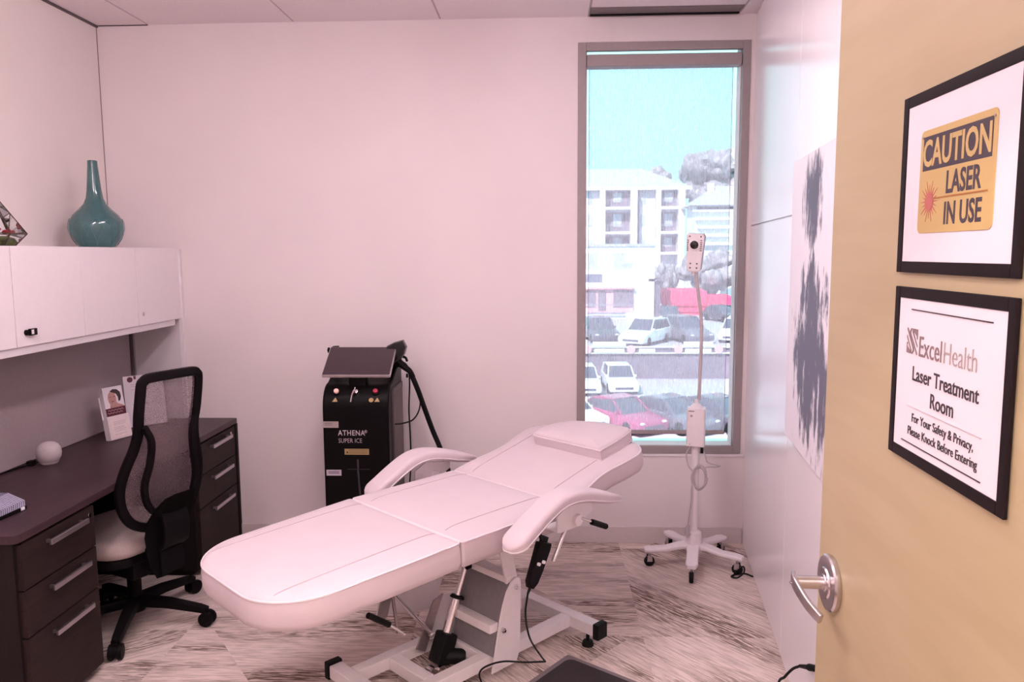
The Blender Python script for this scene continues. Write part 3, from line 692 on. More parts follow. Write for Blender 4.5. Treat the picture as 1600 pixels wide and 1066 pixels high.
for ins, z in ((.02, .372), (.004, .382), (0, .402), (.004, .432), (.02, .452), (.06, .461)):
    ring = [t.verts.new((-.06 + (x+.06)*(1-ins/.23), y*(1-ins/.225), z)) for x, y in sec]
    if prev is None: t.faces.new(ring[::-1])
    else:
        for i in range(len(sec)):
            j = (i+1) % len(sec); t.faces.new((prev[i], prev[j], ring[j], ring[i]))
    prev = ring
t.faces.new(prev); mb.add(t); mb.build('seat', 'seat', ch, 60)
MB().prism(rrect(.45, .44, .11, 6, -.06, 0), .335, .374, 'z', .008).build('seat_shell', 'black', ch)
# back: hourglass frame with mesh; x leans back with height, edges wrap forward
def bk(y, z, d=0):
    lean = .262 + .12*(z-.75) - .018*math.cos((z-.62)*5.5)
    return (lean - .55*y*y + d, y, z)
half = [(.0, 1.158), (.105, 1.156), (.130, 1.145), (.140, 1.12), (.142, 1.00), (.138, .93), (.150, .86), (.178, .78), (.195, .70), (.188, .62), (.150, .545), (.085, .505), (.0, .492)]
hs = spline([(y, z, 0) for y, z in half], 4)
right_ = [(p.x, p.y) for p in hs]; loop = right_ + [(-y, z) for y, z in right_[-2:0:-1]]
mb = MB(); mb.sweep([bk(y, z) for y, z in loop], rrect(.040, .030, .010, 2), up=(1, 0, 0), closed=True); mb.build('back_frame', 'black', ch)
mb = MB(); t = bmesh.new(); rows = []
for y, z in right_: rows.append([t.verts.new(bk(y*(-1+2*i/10), z)) for i in range(11)])
for A, B in zip(rows, rows[1:]):
    for i in range(10):
        try: t.faces.new((A[i], A[i+1], B[i+1], B[i]))
        except ValueError: pass
bmesh.ops.remove_doubles(t, verts=t.verts, dist=.0005)
mb.add(t); mb.build('mesh_back', 'chairmesh', ch, 60)
for s_ in (-1, 1):
    pts = [bk(s_*.128, .955, .018), bk(s_*.102, .89, .034), bk(s_*.108, .80, .046), bk(s_*.128, .70, .050), bk(s_*.108, .61, .054), bk(s_*.05, .555, .058), bk(s_*.012, .53, .058)]
    MB().sweep(spline(pts, 5), rrect(.026, .028, .008, 2), up=(1, 0, 0)).build('back_support', 'black', ch)
mb = MB(); mb.sweep(spline([(.235, 0, .395), (.285, 0, .43), (.300, 0, .50), (.285, 0, .575)], 5), rrect(.13, .022, .008, 2), up=(0, 1, 0) if False else (1, 0, 0), scales=None); mb.build('spine', 'black', ch)
mb = MB(); t = bmesh.new(); rows = []
for z in (.28, .34, .40, .47, .54, .60, .645, .66):
    wd = {.28: .07, .34: .095, .40: .105, .47: .112, .54: .115, .60: .105, .645: .08, .66: .04}[z]
    rows.append([t.verts.new(bk(wd*(-1+2*i/10), z, .045 + .5*max(0, z-.5)**1 - 1.2*(wd*(-1+2*i/10))**2)) for i in range(11)])
for A, B in zip(rows, rows[1:]):
    for i in range(10): t.faces.new((A[i], A[i+1], B[i+1], B[i]))
bmesh.ops.solidify(t, geom=t.faces[:], thickness=.012)
mb.add(t); mb.build('lumbar_shell', 'cushion_black', ch, 60)

# ------------------------------------------------------------------ laser machine
LX0, LX1, LY0, LY1 = -1.108, -.772, 3.78, 4.16
lm = thing('laser_machine', 'black laser treatment machine with tilted screen by the back wall', 'machine', ((LX0+LX1)/2, (LY0+LY1)/2, 0))
hw = (LX1-LX0)/2; hd_ = (LY1-LY0)/2
prof = [(-hd_, .07), (-hd_, .875)] + [(-hd_+.11*(1-math.cos(R(a))), .875+.125*math.sin(R(a))) for a in (15, 30, 45, 60, 75)] + [(-hd_+.115, 1.0), (hd_-.02, 1.092), (hd_, 1.08), (hd_, .07)]
MB().prism(prof, -hw, hw, 'x', .012, seg=3).build('housing', 'blackbody', lm)
for sx in (-1, 1):
    for sy in (-1, 1): MB().cyl((sx*(hw-.05)-.012, sy*(hd_-.06), .035), (sx*(hw-.05)+.012, sy*(hd_-.06), .035), .035, None, 18, .004).box(sx*(hw-.05)-.018, sx*(hw-.05)+.018, sy*(hd_-.06)-.02, sy*(hd_-.06)+.02, .045, .075, .004).build('caster', 'rubber', lm)
sg = MB().box(hw-.002, hw+.006, -.10, .16, .30, .965, .010).build('side_grille', 'grille', lm)
q = MB()
for i in range(13): q.box(hw+.005, hw+.009, -.085+.019*i, -.077+.019*i, .33, .935, .001)
q.build('grille_fin', mat('grille_fin', (.16, .115, .12), .4, var=.1), sg)
# screen on a neck
SM = Matrix.Translation((.003, -hd_+.020, 1.040)) @ Matrix.Rotation(R(-57), 4, 'X')
MB().box(-.045, .045, .0, .055, .955, 1.065, .01, mx=Matrix.Translation((0, -hd_+.06, 0))).build('screen_neck', 'black', lm)
scr = MB().prism(rrect(.348, .222, .008, 3, .0, .111), -.009, .009, 'y', .003, mx=SM).build('screen', 'silver', lm)
MB().prism(rrect(.340, .214, .006, 3, .0, .111), -.0105, -.0085, 'y', .0006, mx=SM).build('screen_glass', 'screen', scr)
# buttons and key on the rounded shoulder
def shoulder(a): return Matrix.Translation((0, -hd_+.11*(1-math.cos(R(a))), .875+.125*math.sin(R(a)))) @ Matrix.Rotation(R(90-a), 4, 'X')   # z = outward
for x, m1, nm in ((-.098, 'buttonpeach', 'start_button'), (.100, 'buttonred', 'stop_button')):
    b_ = MB().cyl((x, 0, -.002), (x, 0, .007), .019, .017, 22, .002, mx=shoulder(42)).build(nm, 'black', lm)
    MB().cyl((x, 0, .006), (x, 0, .020), .0125, .012, 20, .003, mx=shoulder(42)).build('button_cap', m1, b_)
k_ = MB().cyl((.0, 0, -.002), (.0, 0, .012), .013, .012, 18, .002, mx=shoulder(42)).build('key_switch', 'chrome', lm)
MB().box(-.003, .003, -.014, .010, .010, .034, .001, mx=shoulder(42)).tube([(-.004, -.004, .03), (-.010, -.030, .030), (-.014, -.070, .022)], .0035, 6, 4, mx=shoulder(42)).build('key', 'chrome', k_)
q = MB()
for x in (-.100, .112): MB().prism([(x-.014, -.046), (x+.014, -.046), (x, -.022)], 0, .0022, 'z', mx=shoulder(38)).build('warning_sticker', 'labelyellow', lm)
MB().cyl((.082, -.036, 0), (.082, -.036, .0022), .012, None, 18, mx=shoulder(38)).build('warning_sticker', 'labelyellow', lm)
MB().box(-.165, -.087, -hd_-.0012, -hd_+.002, .783, .815).build('front_sticker', 'labelgrey', lm)
MB().box(-.060, .064, -hd_-.0012, -hd_+.002, .645, .675).build('warning_label', 'labelyellow', lm)
MB().box(-.156, -.080, -hd_-.0012, -hd_+.002, .536, .566).build('lower_sticker', 'labelwhite', lm)
q = MB()
for z in (.668, .659, .652): q.box(-.038, .058, -hd_-.0016, -hd_-.001, z, z+.002)
q.prism([(-.052, .652), (-.040, .652), (-.046, .666)], -hd_-.0016, -hd_-.001, 'y')
for z in (.555, .547): q.box(-.146, -.090, -hd_-.0016, -hd_-.001, z, z+.003)
for z in (.805, .797): q.box(-.158, -.118, -hd_-.0016, -hd_-.001, z, z+.002)
q.build('label_print', 'ink', lm)
def mface(x, z): return Matrix.Translation((x, -hd_-.0012, z)) @ FX
MB().text('ATHENA', .038, mface(-.090, .744), .84, .0004, 'LEFT', .0004, 1.12).text('®', .022, mface(.043, .756), .9, .0004, 'LEFT').build('title_lettering', 'lettering', lm)
MB().text('SUPER ICE', .033, mface(-.090, .706), .80, .0004, 'LEFT', -.0004, 1.02).build('subtitle_lettering', 'lettering', lm)
MB().box(-.050, .066, -hd_-.001, -hd_+.001, .568, .5705).tube([(.006, -hd_-.004, .62), (.008, -hd_-.006, .54), (.014, -hd_-.004, .44)], .005, 6, 4).build('front_trim', mat('dark_trim_purple', (.04, .03, .04), .4, var=.1), lm)
q = MB(); q.tube([(-hw-.012, .10, 1.08), (-hw-.016, .09, 1.125), (-hw-.004, .06, 1.155), (-hw+.03, .05, 1.160)], .010, 8, 4).tube([(-hw-.016, .10, 1.11), (-hw-.032, .08, 1.135), (-hw-.028, .07, 1.155)], .007, 6, 3).tube([(-hw+.004, .11, 1.02), (-hw-.010, .11, 1.08), (-hw-.012, .10, 1.11)], .010, 8, 3); q.build('side_hook', 'black', lm)
MB().box(hw-.05, hw+.020, .04, .12, 1.055, 1.085, .008).tube([(hw-.02, .06, 1.08), (hw+.02, .05, 1.11), (hw+.045, .06, 1.105), (hw+.05, .08, 1.085)], .007, 8, 4).build('handpiece_holder', 'black', lm)
# treatment handpiece resting in the holder, own hose
hp = thing('laser_handpiece', 'black laser handpiece on its hose beside the machine screen', 'handpiece', (LX1, 4.02, 1.07))
hl = hp.location
def W(px, py, y): return at(px, py, y=y) - hl
q = MB(); poly = [(600, 549), (606, 540), (616, 535), (630, 531), (636, 542), (633, 553), (627, 562), (619, 566), (614, 572), (606, 566), (600, 558)]
pp = [W(a, b, 4.0) for a, b in poly]; q.prism([(p.x, p.z) for p in pp], -.055, .005, 'y', .012); q.build('head', 'blackgloss', hp)
q = MB(); g = [W(618, 560, 3.99), W(630, 572, 3.99), W(640, 580, 3.99), W(646, 590, 3.99)]; q.tube(g, .020, 12, 5, up=(0, 1, 0), scales=[1.0-.025*i for i in range(16)]); q.build('grip', 'black', hp)
q = MB(); hose = [W(644, 588, 3.99), W(654, 612, 4.02), W(664, 640, 4.08), W(677, 675, 4.12), W(690, 706, 4.14)]
hose += [Vector((at(712, 770, y=4.18) - hl)), Vector((at(728, 830, y=4.15) - hl).to_tuple())]
e = hose[-1]; hose += [Vector((e.x+.02, e.y-.05, -1.07+.10)), Vector((e.x-.02, e.y-.12, -1.07+.018)), Vector((e.x-.12, e.y-.10, -1.07+.016)), Vector((-.0+.03, .06, -1.07+.06)), Vector((.003, .06, -1.07+.16))]
q.tube(hose, .0140, 10, 6, up=(0, 1, 0)); q.build('hose', 'rubber', hp)
q = MB(); q.tube([W(616, 566, 4.02), W(630, 566, 4.03), W(638, 576, 4.04), W(640, 600, 4.05), W(639, 640, 4.06), W(641, 680, 4.07), W(642, 720, 4.08), W(640, 760, 4.08)], .0042, 7, 6, up=(0, 1, 0)).cyl(W(636, 584, 4.03), W(636, 590, 4.03), .006, None, 8)
q.tube([W(647, 596, 4.02), W(656, 618, 4.06), W(655, 640, 4.06), W(645, 656, 4.03), W(628, 662, 3.96), W(618, 663, 3.90)], .0042, 7, 6, up=(0, 1, 0)); q.build('thin_cable', 'rubber', hp)

# ------------------------------------------------------------------ treatment bed
AZ = R(46.7); BX, BY, BZ = -.5241, 2.7567, .6716
bed = thing('treatment_bed', 'white upholstered treatment bed on a white metal base', 'treatment bed', (BX, BY, 0), AZ)
# local x: foot -> head, local y: +far side, -near side
def cushion(name, L, wfun, th, T, m='leather', round0=False, round1=False, ns=44, nt_=36, groove=.228, puff=.020, waist=None):
    """upholstered pad, x 0..L, z=0 at the piping; T places it"""
    top = bmesh.new(); rows = []
    # even distribution, denser at both ends
    xs_ = [L*(.5-.5*math.cos(math.pi*i/ns)) for i in range(ns+1)]
    for x in xs_:
        wv = max(wfun(x), .002); row = []
        for j in range(nt_+1):
            y = wv*math.sin(math.pi*(j/nt_-.5))
            d = max(0, min(wv-abs(y), x, L-x)); z = puff*(1-math.exp(-d/.022))
            gr = 0
            z += .006*math.sin(max(0, min(1, x/L))*math.pi)*max(0, 1-abs(y)/wv) - gr
            for gx in (L*.5,): z -= .0022*math.exp(-((x-gx)/.010)**2) if abs(y) < groove else 0
            row.append(top.verts.new((x, y, z)))
        rows.append(row)
    for A, B in zip(rows, rows[1:]):
        for j in range(nt_): top.faces.new((A[j], B[j], B[j+1], A[j+1]))
    bmesh.ops.remove_doubles(top, verts=top.verts, dist=.0008)
    edge = [r[0].co.copy() for r in rows if r[0].is_valid] if False else None
    per = [(x, -max(wfun(x), .002)) for x in xs_] + ([(L, wfun(L)*k) for k in (-.6, -.2, .2, .6)] if wfun(L) > .05 else []) + [(x, max(wfun(x), .002)) for x in reversed(xs_)] + ([(0, wfun(0)*k) for k in (.6, .2, -.2, -.6)] if wfun(0) > .05 else [])
    mb = MB(); mb.add(top)
    pad = mb.build(name, m, bed, 60, mx=T)
    for sg_ in (-1, 1):
        gx0 = next((x for x in xs_ if wfun(x) > groove+.015), 0); pts_ = []
        for x in xs_:
            if gx0 <= x <= L-.015 and wfun(x) > groove+.015 and x > .015:
                z = puff*(1-math.exp(-min(wfun(x)-groove, x, L-x)/.022)) + .006*math.sin(x/L*math.pi)*(1-groove/wfun(x)) + .0004
                pts_.append((x, sg_*groove, z))
        MB().tube(pts_, .0019, 5).build('seam', 'seam', pad, 60, mx=T)
    side = bmesh.new(); prev = None; c0 = Vector((L/2, 0, 0))
    for ins, z in ((0, .001), (-.003, -th*.25), (-.003, -th*.7), (.004, -th*.92), (.018, -th)):
        ring = []
        for x, y in per:
            k = 1 - ins/.3; ring.append(side.verts.new((c0.x+(x-c0.x)*(1-ins/(L/2)), y*k, z)))
        if prev:
            for i in range(len(per)):
                j = (i+1) % len(per); side.faces.new((prev[i], prev[j], ring[j], ring[i]))
        prev = ring
    side.faces.new(prev); bmesh.ops.recalc_face_normals(side, faces=side.faces)
    s2 = MB().add(side); s2.build('side_panel', 'leatherside', pad, 60, mx=T)
    pp = MB(); cl = [Vector((x, y, .001)) for x, y in per]; cl2 = [cl[0]]
    for p in cl[1:]:
        if (p-cl2[-1]).length > .004: cl2.append(p)
    if (cl2[0]-cl2[-1]).length < .004: cl2.pop()
    pp.tube(cl2, .0036, 6, closed=True); pp.build('piping', 'piping', pad, 60, mx=T)
    return pad
HWD = .338
def end_round(x, L, r, hw0, hw1):
    """half width with rounded corners of radius r at x=0"""
    wv = hw0 + (hw1-hw0)*min(1, x/L)
    if x < r: wv = wv - r + math.sqrt(max(0, r*r-(r-x)**2))
    return wv
def crn(x, L, wv, r=.012):
    for d in (x, L-x):
        if d < r: wv -= r - math.sqrt(max(0, r*r-(r-d)**2))
    return wv
T1 = Matrix.Translation((0, 0, BZ)) @ Matrix.Rotation(-R(2.8), 4, 'Y') @ Matrix.Translation((-.684, 0, 0))
cushion('leg_cushion', .680, lambda x: end_round(x, .68, .200, .316, HWD) - (0 if x < .66 else .012 - math.sqrt(max(0, .012**2 - (.012-min(.012, max(0, .680-x)))**2))), .098, T1)
T2 = Matrix.Translation((.004, 0, BZ)) @ Matrix.Rotation(-R(.6), 4, 'Y')
cushion('seat_cushion', .532, lambda x: crn(x, .532, HWD), .098, T2)
T3 = Matrix.Translation((.540, 0, BZ+.006)) @ Matrix.Rotation(-R(13.4), 4, 'Y')
def wback(x):
    L = .56; wv = HWD - .028*math.exp(-((x-.27)/.13)**2)
    if x < .012: wv -= .012 - math.sqrt(max(0, .012**2-(.012-x)**2))
    r = .10
    if L-x < r: wv = wv - r + math.sqrt(max(0, r*r-(r-(L-x))**2))
    return wv
cushion('back_cushion', .56, wback, .085, T3)
# head pillow: D shape, straight edge toward the seat
pl = bmesh.new(); ol = [(.325, -.248), (.50, -.248)] + [(.500+.090*math.sin(R(a)), -.248*math.cos(R(a))**.7 if a <= 90 else .248*abs(math.cos(R(a)))**.7) for a in range(10, 180, 10)] + [(.50, .248), (.325, .160)]
ol = [(.328, -.250)] + [(.328+.245*(.5-.5*math.cos(math.pi*i/24))*1.0, 0) for i in range(0)]
ol = [(p.x, -p.y) for p in spline([(.345, .250, 0), (.332, .235, 0), (.333, .05, 0), (.335, -.12, 0), (.350, -.150, 0), (.40, -.160, 0), (.455, -.140, 0), (.515, -.075, 0), (.550, .02, 0), (.565, .12, 0), (.563, .215, 0), (.550, .250, 0), (.45, .258, 0)], 4, True)]
prev = None; cx_, cy_ = .45, -.06
for ins, z in ((.01, .012), (0, .020), (0, .064), (.03, .074), (.09, .080), (.4, .086)):
    ring = [pl.verts.new((cx_+(x-cx_)*(1-ins), cy_+(y-cy_)*(1-ins), z - (.022 if z > .03 else 0)*max(0, (x-.345)/.235)*0)) for x, y in ol]
    if prev is None: pl.faces.new(ring[::-1])
    else:
        for i in range(len(ol)):
            j = (i+1) % len(ol); pl.faces.new((prev[i], prev[j], ring[j], ring[i]))
    prev = ring
pl.faces.new(prev); bmesh.ops.recalc_face_normals(pl, faces=pl.faces)
mb = MB().add(pl); mb.build('head_pillow', 'leather', bed, 50, mx=T3)
MB().tube([(x, y, .066) for x, y in ol], .0028, 6, closed=True).tube([(x, y, .021) for x, y in ol], .0028, 6, closed=True).build('pillow_piping', 'piping', bed.children[-1], 60, mx=T3)
# arm rests
for s_ in (-1, 1):
    yy = s_*.425
    path = spline([(.135, yy, .632), (.20, yy, .667), (.28, yy, .712), (.355, yy, .746), (.42, yy, .757), (.50, yy, .748), (.60, yy, .722), (.70, yy, .694), (.765, yy, .672)], 5)
    n_ = len(path); sc_ = []
    for i in range(n_):
        f = i/(n_-1); k = math.sin(min(1, (f+.012)/.10)*math.pi/2)**.6; k2 = (1-max(0, (f-.72)/.28)**1.6*.80)
        sc_.append((k*min(1, k2+.08), k*k2))
    ar = MB().sweep(path, rrect(.106, .048, .017, 4), scales=sc_).build('armrest', 'leather', bed, 60)
    pth = [Vector((p.x, p.y - s_*0 + s_*.052*sc_[i][0]*1, p.z-.012*sc_[i][1])) for i, p in enumerate(path)]
    pth2 = [Vector((p.x, p.y - s_*.052*sc_[i][0], p.z-.012*sc_[i][1])) for i, p in enumerate(path)]
    MB().tube(pth + pth2[::-1], .0030, 6, closed=True).build('armrest_piping', 'piping', ar, 60)
    q = MB().prism([(.385, .628), (.50, .628), (.585, .668), (.585, .698), (.45, .722), (.385, .690)], yy-.004*1, yy+.004, 'y', .001)
    q.box(.40, .52, min(yy, s_*.30), max(yy, s_*.30), .622, .630, .002)
    q.cyl((.49, yy-.02, .655), (.49, yy+.02, .655), .022, None, 18, .002); q.build('armrest_bracket', 'bedmetal', bed)
    if s_ < 0:
        MB().cyl((.505, yy+.045, .640), (.415, yy+.045, .498), .0085, None, 12, .001).build('armrest_rod', 'chrome', bed)
        lv_ = MB().cyl((.50, -.445, .662), (.565, -.445, .630), .005, None, 10).build('back_release_lever', 'chrome', bed)
        MB().cyl((.560, -.445, .632), (.650, -.445, .590), .0115, None, 12, .003).build('grip', 'rubber', lv_)
# under frame
q = MB()
for yy in (-.21, .21):
    q.box(.02, .52, yy-.02, yy+.02, .532, .570, .004)
    q.box(-.50, -.03, yy-.015, yy+.015, -.028, 0, .003, mx=Matrix.Translation((0, 0, BZ-.102)) @ Matrix.Rotation(-R(2.8), 4, 'Y'))
    q.box(.03, .45, yy-.015, yy+.015, -.118, -.088, .003, mx=T3)
for x in (.03, .50): q.box(x-.02, x+.02, -.21, .21, .532, .568, .004)
q.build('under_frame', 'bedmetal', bed)
# base of square tube
q = MB()
q.box(.730, .785, -.315, .250, .060, .110, .005).box(-.215, -.160, -.315, .185, .060, .110, .005)
q.box(-.160, .730, -.190, -.140, .0602, .1098, .005).box(-.160, .730, .075, .125, .0602, .1098, .005)
q.box(.245, .30, -.140, .075, .0604, .1096, .005).box(-.02, .03, -.14, .075, .0604, .1096, .005)
q.build('base_frame', 'bedmetal', bed)
for x, y, sg_ in ((.7575, -.315, -1), (.7575, .250, 1), (-.1875, -.315, -1), (-.1875, .185, 1)):
    ft = MB().box(x-.031, x+.031, min(y, y+sg_*.03), max(y, y+sg_*.03), .052, .118, .004).build('end_cap', 'rubber', bed)
    MB().cyl((x-.006, y-sg_*.045, 0.0), (x-.006, y-sg_*.045, .022), .026, .022, 16, .004).cyl((x-.006, y-sg_*.045, .02), (x-.006, y-sg_*.045, .062), .008, None, 10).build('foot', 'rubber', bed)
# lift column: curved plates, grey shroud, cross bars
plate_poly = [(.245, .055), (.375, .055), (.395, .10), (.402, .37), (.396, .392), (.378, .400), (.352, .388), (.326, .355), (.305, .305), (.288, .245), (.270, .16)]
MB().prism(plate_poly, -.222, -.214, 'y', .001).build('lift_plate', 'bedmetal', bed)
MB().prism([(x-.085, z-.03 if z > .1 else z) for x, z in plate_poly[:2]] + [(.33, .24), (.315, .262), (.27, .268), (.222, .235), (.190, .16)], .085, .093, 'y', .001).build('lift_plate', 'bedmetal', bed)
q = MB().sweep([(.262, -.09, .112), (.285, -.09, .22), (.318, -.09, .32), (.352, -.09, .385)], rrect(.24, .006, .002, 2), up=(-1, 0, .4)); q.build('shroud', 'bedgrey', bed)
q = MB()
q.box(-.12, .12, -.022, .022, -.018, .018, .004, mx=Matrix.Translation((.268, -.090, .226)) @ Matrix.Rotation(math.pi/2, 4, 'Z'))
q.build('cross_bar', 'bedmetal', bed); q = MB()
q.box(-.12, .12, -.028, .028, -.014, .014, .004, mx=Matrix.Translation((.365, -.090, .395)) @ Matrix.Rotation(math.pi/2, 4, 'Z'))
q.build('cross_bar', 'bedmetal', bed)
for x, z in ((.374, .362), (.300, .213)):
    MB().cyl((x, -.221, z), (x, -.232, z), .012, .010, 6).cyl((x, -.231, z), (x, -.238, z), .006, None, 10).build('bolt', 'chrome', bed)
# scissor arms up to the frame
q = MB()
q.sweep([(.36, .075, .385), (.20, .075, .545)], rrect(.012, .05, .003, 2)); q.build('lift_arm', 'bedmetal', bed); q = MB(); q.sweep([(.37, -.20, .385), (.33, -.20, .545)], rrect(.012, .06, .003, 2))
q.build('lift_arm', 'bedmetal', bed)
MB().prism([(.02, .22), (.30, .155), (.37, .30), (.30, .42), (.06, .52)], .205, .213, 'y', .002).build('far_shroud', 'bedmetal', bed)
# electric actuator
a0, a1 = Vector((.168, .0, .060)), Vector((.315, .0, .41)); ad = (a1-a0).normalized()
ac = MB().cyl(a0+ad*.06, a0+ad*.245, .021, None, 20, .002).build('actuator_tube', 'chrome', bed)
MB().cyl(a0+ad*.24, a1, .0125, None, 16).build('actuator_rod', 'chrome', ac)
MB().cyl(a0+ad*.24, a0+ad*.252, .030, .026, 16, .002).build('collar', 'rubber', ac)
MB().box(-.016, .016, -.016, .016, -.02, .02, .004, mx=Matrix.Translation(a1)).build('clevis', 'rubber', ac)
AM = Matrix.Translation(a0+ad*.045) @ ad.to_track_quat('Z', 'Y').to_matrix().to_4x4()
MB().box(-.034, .034, -.034, .034, -.060, .060, .008, mx=AM).cyl((.156+.03, -.005, .068), (.156+.095, -.060, .062), .031, .030, 20, .005).build('motor', 'rubber', bed)
MB().cyl((.125, -.018, .030), (.125, .018, .030), .018, None, 16, .002).cyl((.155, -.030, .030), (.155, -.012, .030), .017, None, 16, .002).build('pivot', 'chrome', bed)
# leg section stay and release
MB().cyl((-.045, .0, .400), (.128, .0, .178), .0085, None, 12).sphere((.128, 0, .178), .013, 10).build('leg_stay', 'chrome', bed)
MB().prism([(-.02, .57), (.03, .57), (-.055, .30), (-.10, .31)], .028, .034, 'y', .001).prism([(.175, .285), (.225, .300), (.13, .09), (.085, .115)], .040, .046, 'y', .001).build('stay_plate', mat('bare_steel_plate', (.42, .35, .35), .35, .8, var=.15, vscale=40), bed)
l2 = MB().cyl((-.135, -.10, .345), (-.07, -.10, .285), .0045, None, 8).cyl((-.10, -.10, .30), (-.04, .02, .42), .006, None, 8).build('leg_release_lever', 'chrome', bed)
MB().cyl((-.225, -.10, .412), (-.135, -.10, .345), .011, None, 12, .003).build('grip', 'rubber', l2)

# hand control hanging off the arm rest bracket
BM = Matrix.Translation((BX, BY, 0)) @ Matrix.Rotation(AZ, 4, 'Z')
rc = thing('hand_control', 'black hand remote with white buttons hanging under the armrest', 'remote control', tuple(BM @ Vector((.34, -.425, .625))))
iv = Matrix.Translation(-rc.location) @ BM
RM = iv @ Matrix.Translation((.305, -.435, .610)) @ Matrix.Rotation(R(27), 4, 'Y')     # local -z down the length
q = MB().prism([(-.036, .004), (.030, .012), (.034, -.01), (.030, -.09), (.024, -.135), (.010, -.158), (-.012, -.158), (-.026, -.138), (-.028, -.10), (-.031, -.06)], -.013, .013, 'y', .006, mx=RM); q.build('body', 'black', rc)
MB().box(-.018, .018, -.0, .012, .0, .030, .003, mx=RM).tube([(-.012, .0, .006), (-.030, .005, .030), (-.02, .01, .05)], .006, 6, 4, mx=RM).build('hook', 'rubber', rc)
for x in (-.009, .013): MB().prism(rrect(.019, .012, .005, 3, x, -.070+.012*(x > 0)), -.0160, -.012, 'y', .001, mx=RM).build('button', 'button', rc)
c0 = RM @ Vector((0, 0, -.156))
rl = rc.location
def P3(px, py, z): return at(px, py, z=z) - rl
q = MB(); q.cyl(c0, RM @ Vector((-.002, 0, -.180)), .006, .004, 8)
nt0 = RM @ Vector((-.002, 0, -.178))
pts = [nt0, at(821, 960, y=(rl+nt0).y+.01) - rl, at(827, 995, y=(rl+nt0).y+.015) - rl, at(840, 1018, y=2.93) - rl, P3(852, 1034, .118)]
q.tube(pts, .0036, 7, 6, up=(0, 1, 0))
pts = [P3(852, 1034, .118), P3(820, 1035, .118), P3(785, 1034, .125), P3(757, 1043, .10), P3(749, 1056, .06), P3(760, 1075, .012), P3(790, 1085, .008)]
q.tube(pts, .0036, 7, 6, up=(0, .3, 1)); q.build('cable', 'rubber', rc)

# ------------------------------------------------------------------ floor mat
MTM = Matrix.Translation((.100, 3.030, 0)) @ Matrix.Rotation(R(-37), 4, 'Z')
fm = thing('floor_mat', 'dark rubber floor mat beside the foot of the bed base', 'mat', (.100, 3.030, 0), R(-37))
MB().prism(rrect(.95, .62, .012, 3, .475, -.31), 0, .007, 'z', .003).build('border', 'matedge', fm)
MB().prism(rrect(.90, .57, .03, 4, .475, -.31), .005, .011, 'z', .003).build('pad', 'mat', fm)

# ------------------------------------------------------------------ wheeled camera stand by the window
SX, SY = .795, 3.985
st = thing('device_stand', 'white wheeled stand with a gooseneck skin camera by the window', 'stand', (SX, SY, 0))
for k in range(5):
    a = R(185+72*k); c_, s_ = math.cos(a), math.sin(a)
    lg_ = MB().sweep([(.02*c_, .02*s_, .112), (.08*c_, .08*s_, .108), (.15*c_, .15*s_, .094), (.235*c_, .235*s_, .092), (.262*c_, .262*s_, .090)], rrect(.062, .026, .009, 3), scales=[(1.2, 1.2), (1, 1), (.95, .85), (1, .8), (.7, .7)]).build('base_leg', 'stand', st)
    cx_, cy_ = .235*c_, .235*s_; tx, ty = -s_, c_
    q = MB().cyl((cx_-tx*.011, cy_-ty*.011, .028), (cx_+tx*.011, cy_+ty*.011, .028), .028, None, 18, .005); q.build('caster', 'rubber', lg_)
    MB().cyl((cx_, cy_, .050), (cx_, cy_, .085), .006, None, 8).prism([(-.014, .028), (.014, .028), (.012, .062), (-.012, .062)], -.014, -.0125, 'y', 0, mx=Matrix.Translation((cx_, cy_, 0)) @ Matrix.Rotation(a, 4, 'Z')).prism([(-.014, .028), (.014, .028), (.012, .062), (-.012, .062)], .0125, .014, 'y', 0, mx=Matrix.Translation((cx_, cy_, 0)) @ Matrix.Rotation(a, 4, 'Z')).build('fork', 'steel', lg_)
MB().lathe([(0, .09), (.052, .09), (.052, .105), (.042, .15), (.038, .182), (.030, .190), (0, .190)], seg=24).build('hub', 'stand', st)
MB().cyl((0, 0, .18), (0, 0, .66), .0205, None, 20).build('pole', 'stand', st)
ROT = Matrix.Rotation(R(-14), 4, 'Z')
bxo = MB().prism(rrect(.094, .084, .010, 3), .650, .848, 'z', .003, mx=ROT).lathe([(.040, .846), (.018, .868), (.012, .872), (.010, .892), (0, .892)], seg=20).build('control_box', 'stand', st)
MB().cyl((-.022, -.041, .812), (-.022, -.0455, .812), .0065, None, 14, .001, mx=ROT).build('power_button', 'standgrey', bxo)
MB().box(-.036, -.008, -.0428, -.0418, .834, .838, mx=ROT).box(-.03, -.025, -.0428, -.0418, .662, .665, mx=ROT).build('box_mark', 'ink', bxo)
pts = [at(x, y, y=SY) - st.location for x, y in ((1092, 626), (1094, 580), (1096, 530), (1095, 490), (1090, 450), (1087, 415))]
q = MB().tube(pts, .0088, 10, 6, up=(0, 1, 0)); q.build('gooseneck', mat('gooseneck_sleeve', (.55, .47, .49), .55, var=.1, vscale=200, stretch=(1, 1, 6), bump=.4, bscale=150), st)
HM = Matrix.Translation(at(1086, 396, y=SY) - st.location) @ Matrix.Rotation(R(-16), 4, 'Z') @ Matrix.Rotation(R(3), 4, 'Y') @ Matrix.Rotation(R(4), 4, 'X')
q = MB().prism([(-.036, -.082), (-.020, -.093), (.020, -.093), (.034, -.082), (.044, .085), (.036, .100), (-.037, .100), (-.045, .088)], -.024, .030, 'y', .007, mx=HM).cyl((0, .003, -.108), (0, .003, -.090), .012, .016, 14, mx=HM); hdv = q.build('camera_head', 'stand', st)
MB().prism([(-.036, -.080), (.036, -.080), (.046, .086), (.038, .100), (-.038, .100), (-.046, .086)], .0, .034, 'y', .006, mx=HM).build('rear_shell', 'standgrey', hdv)
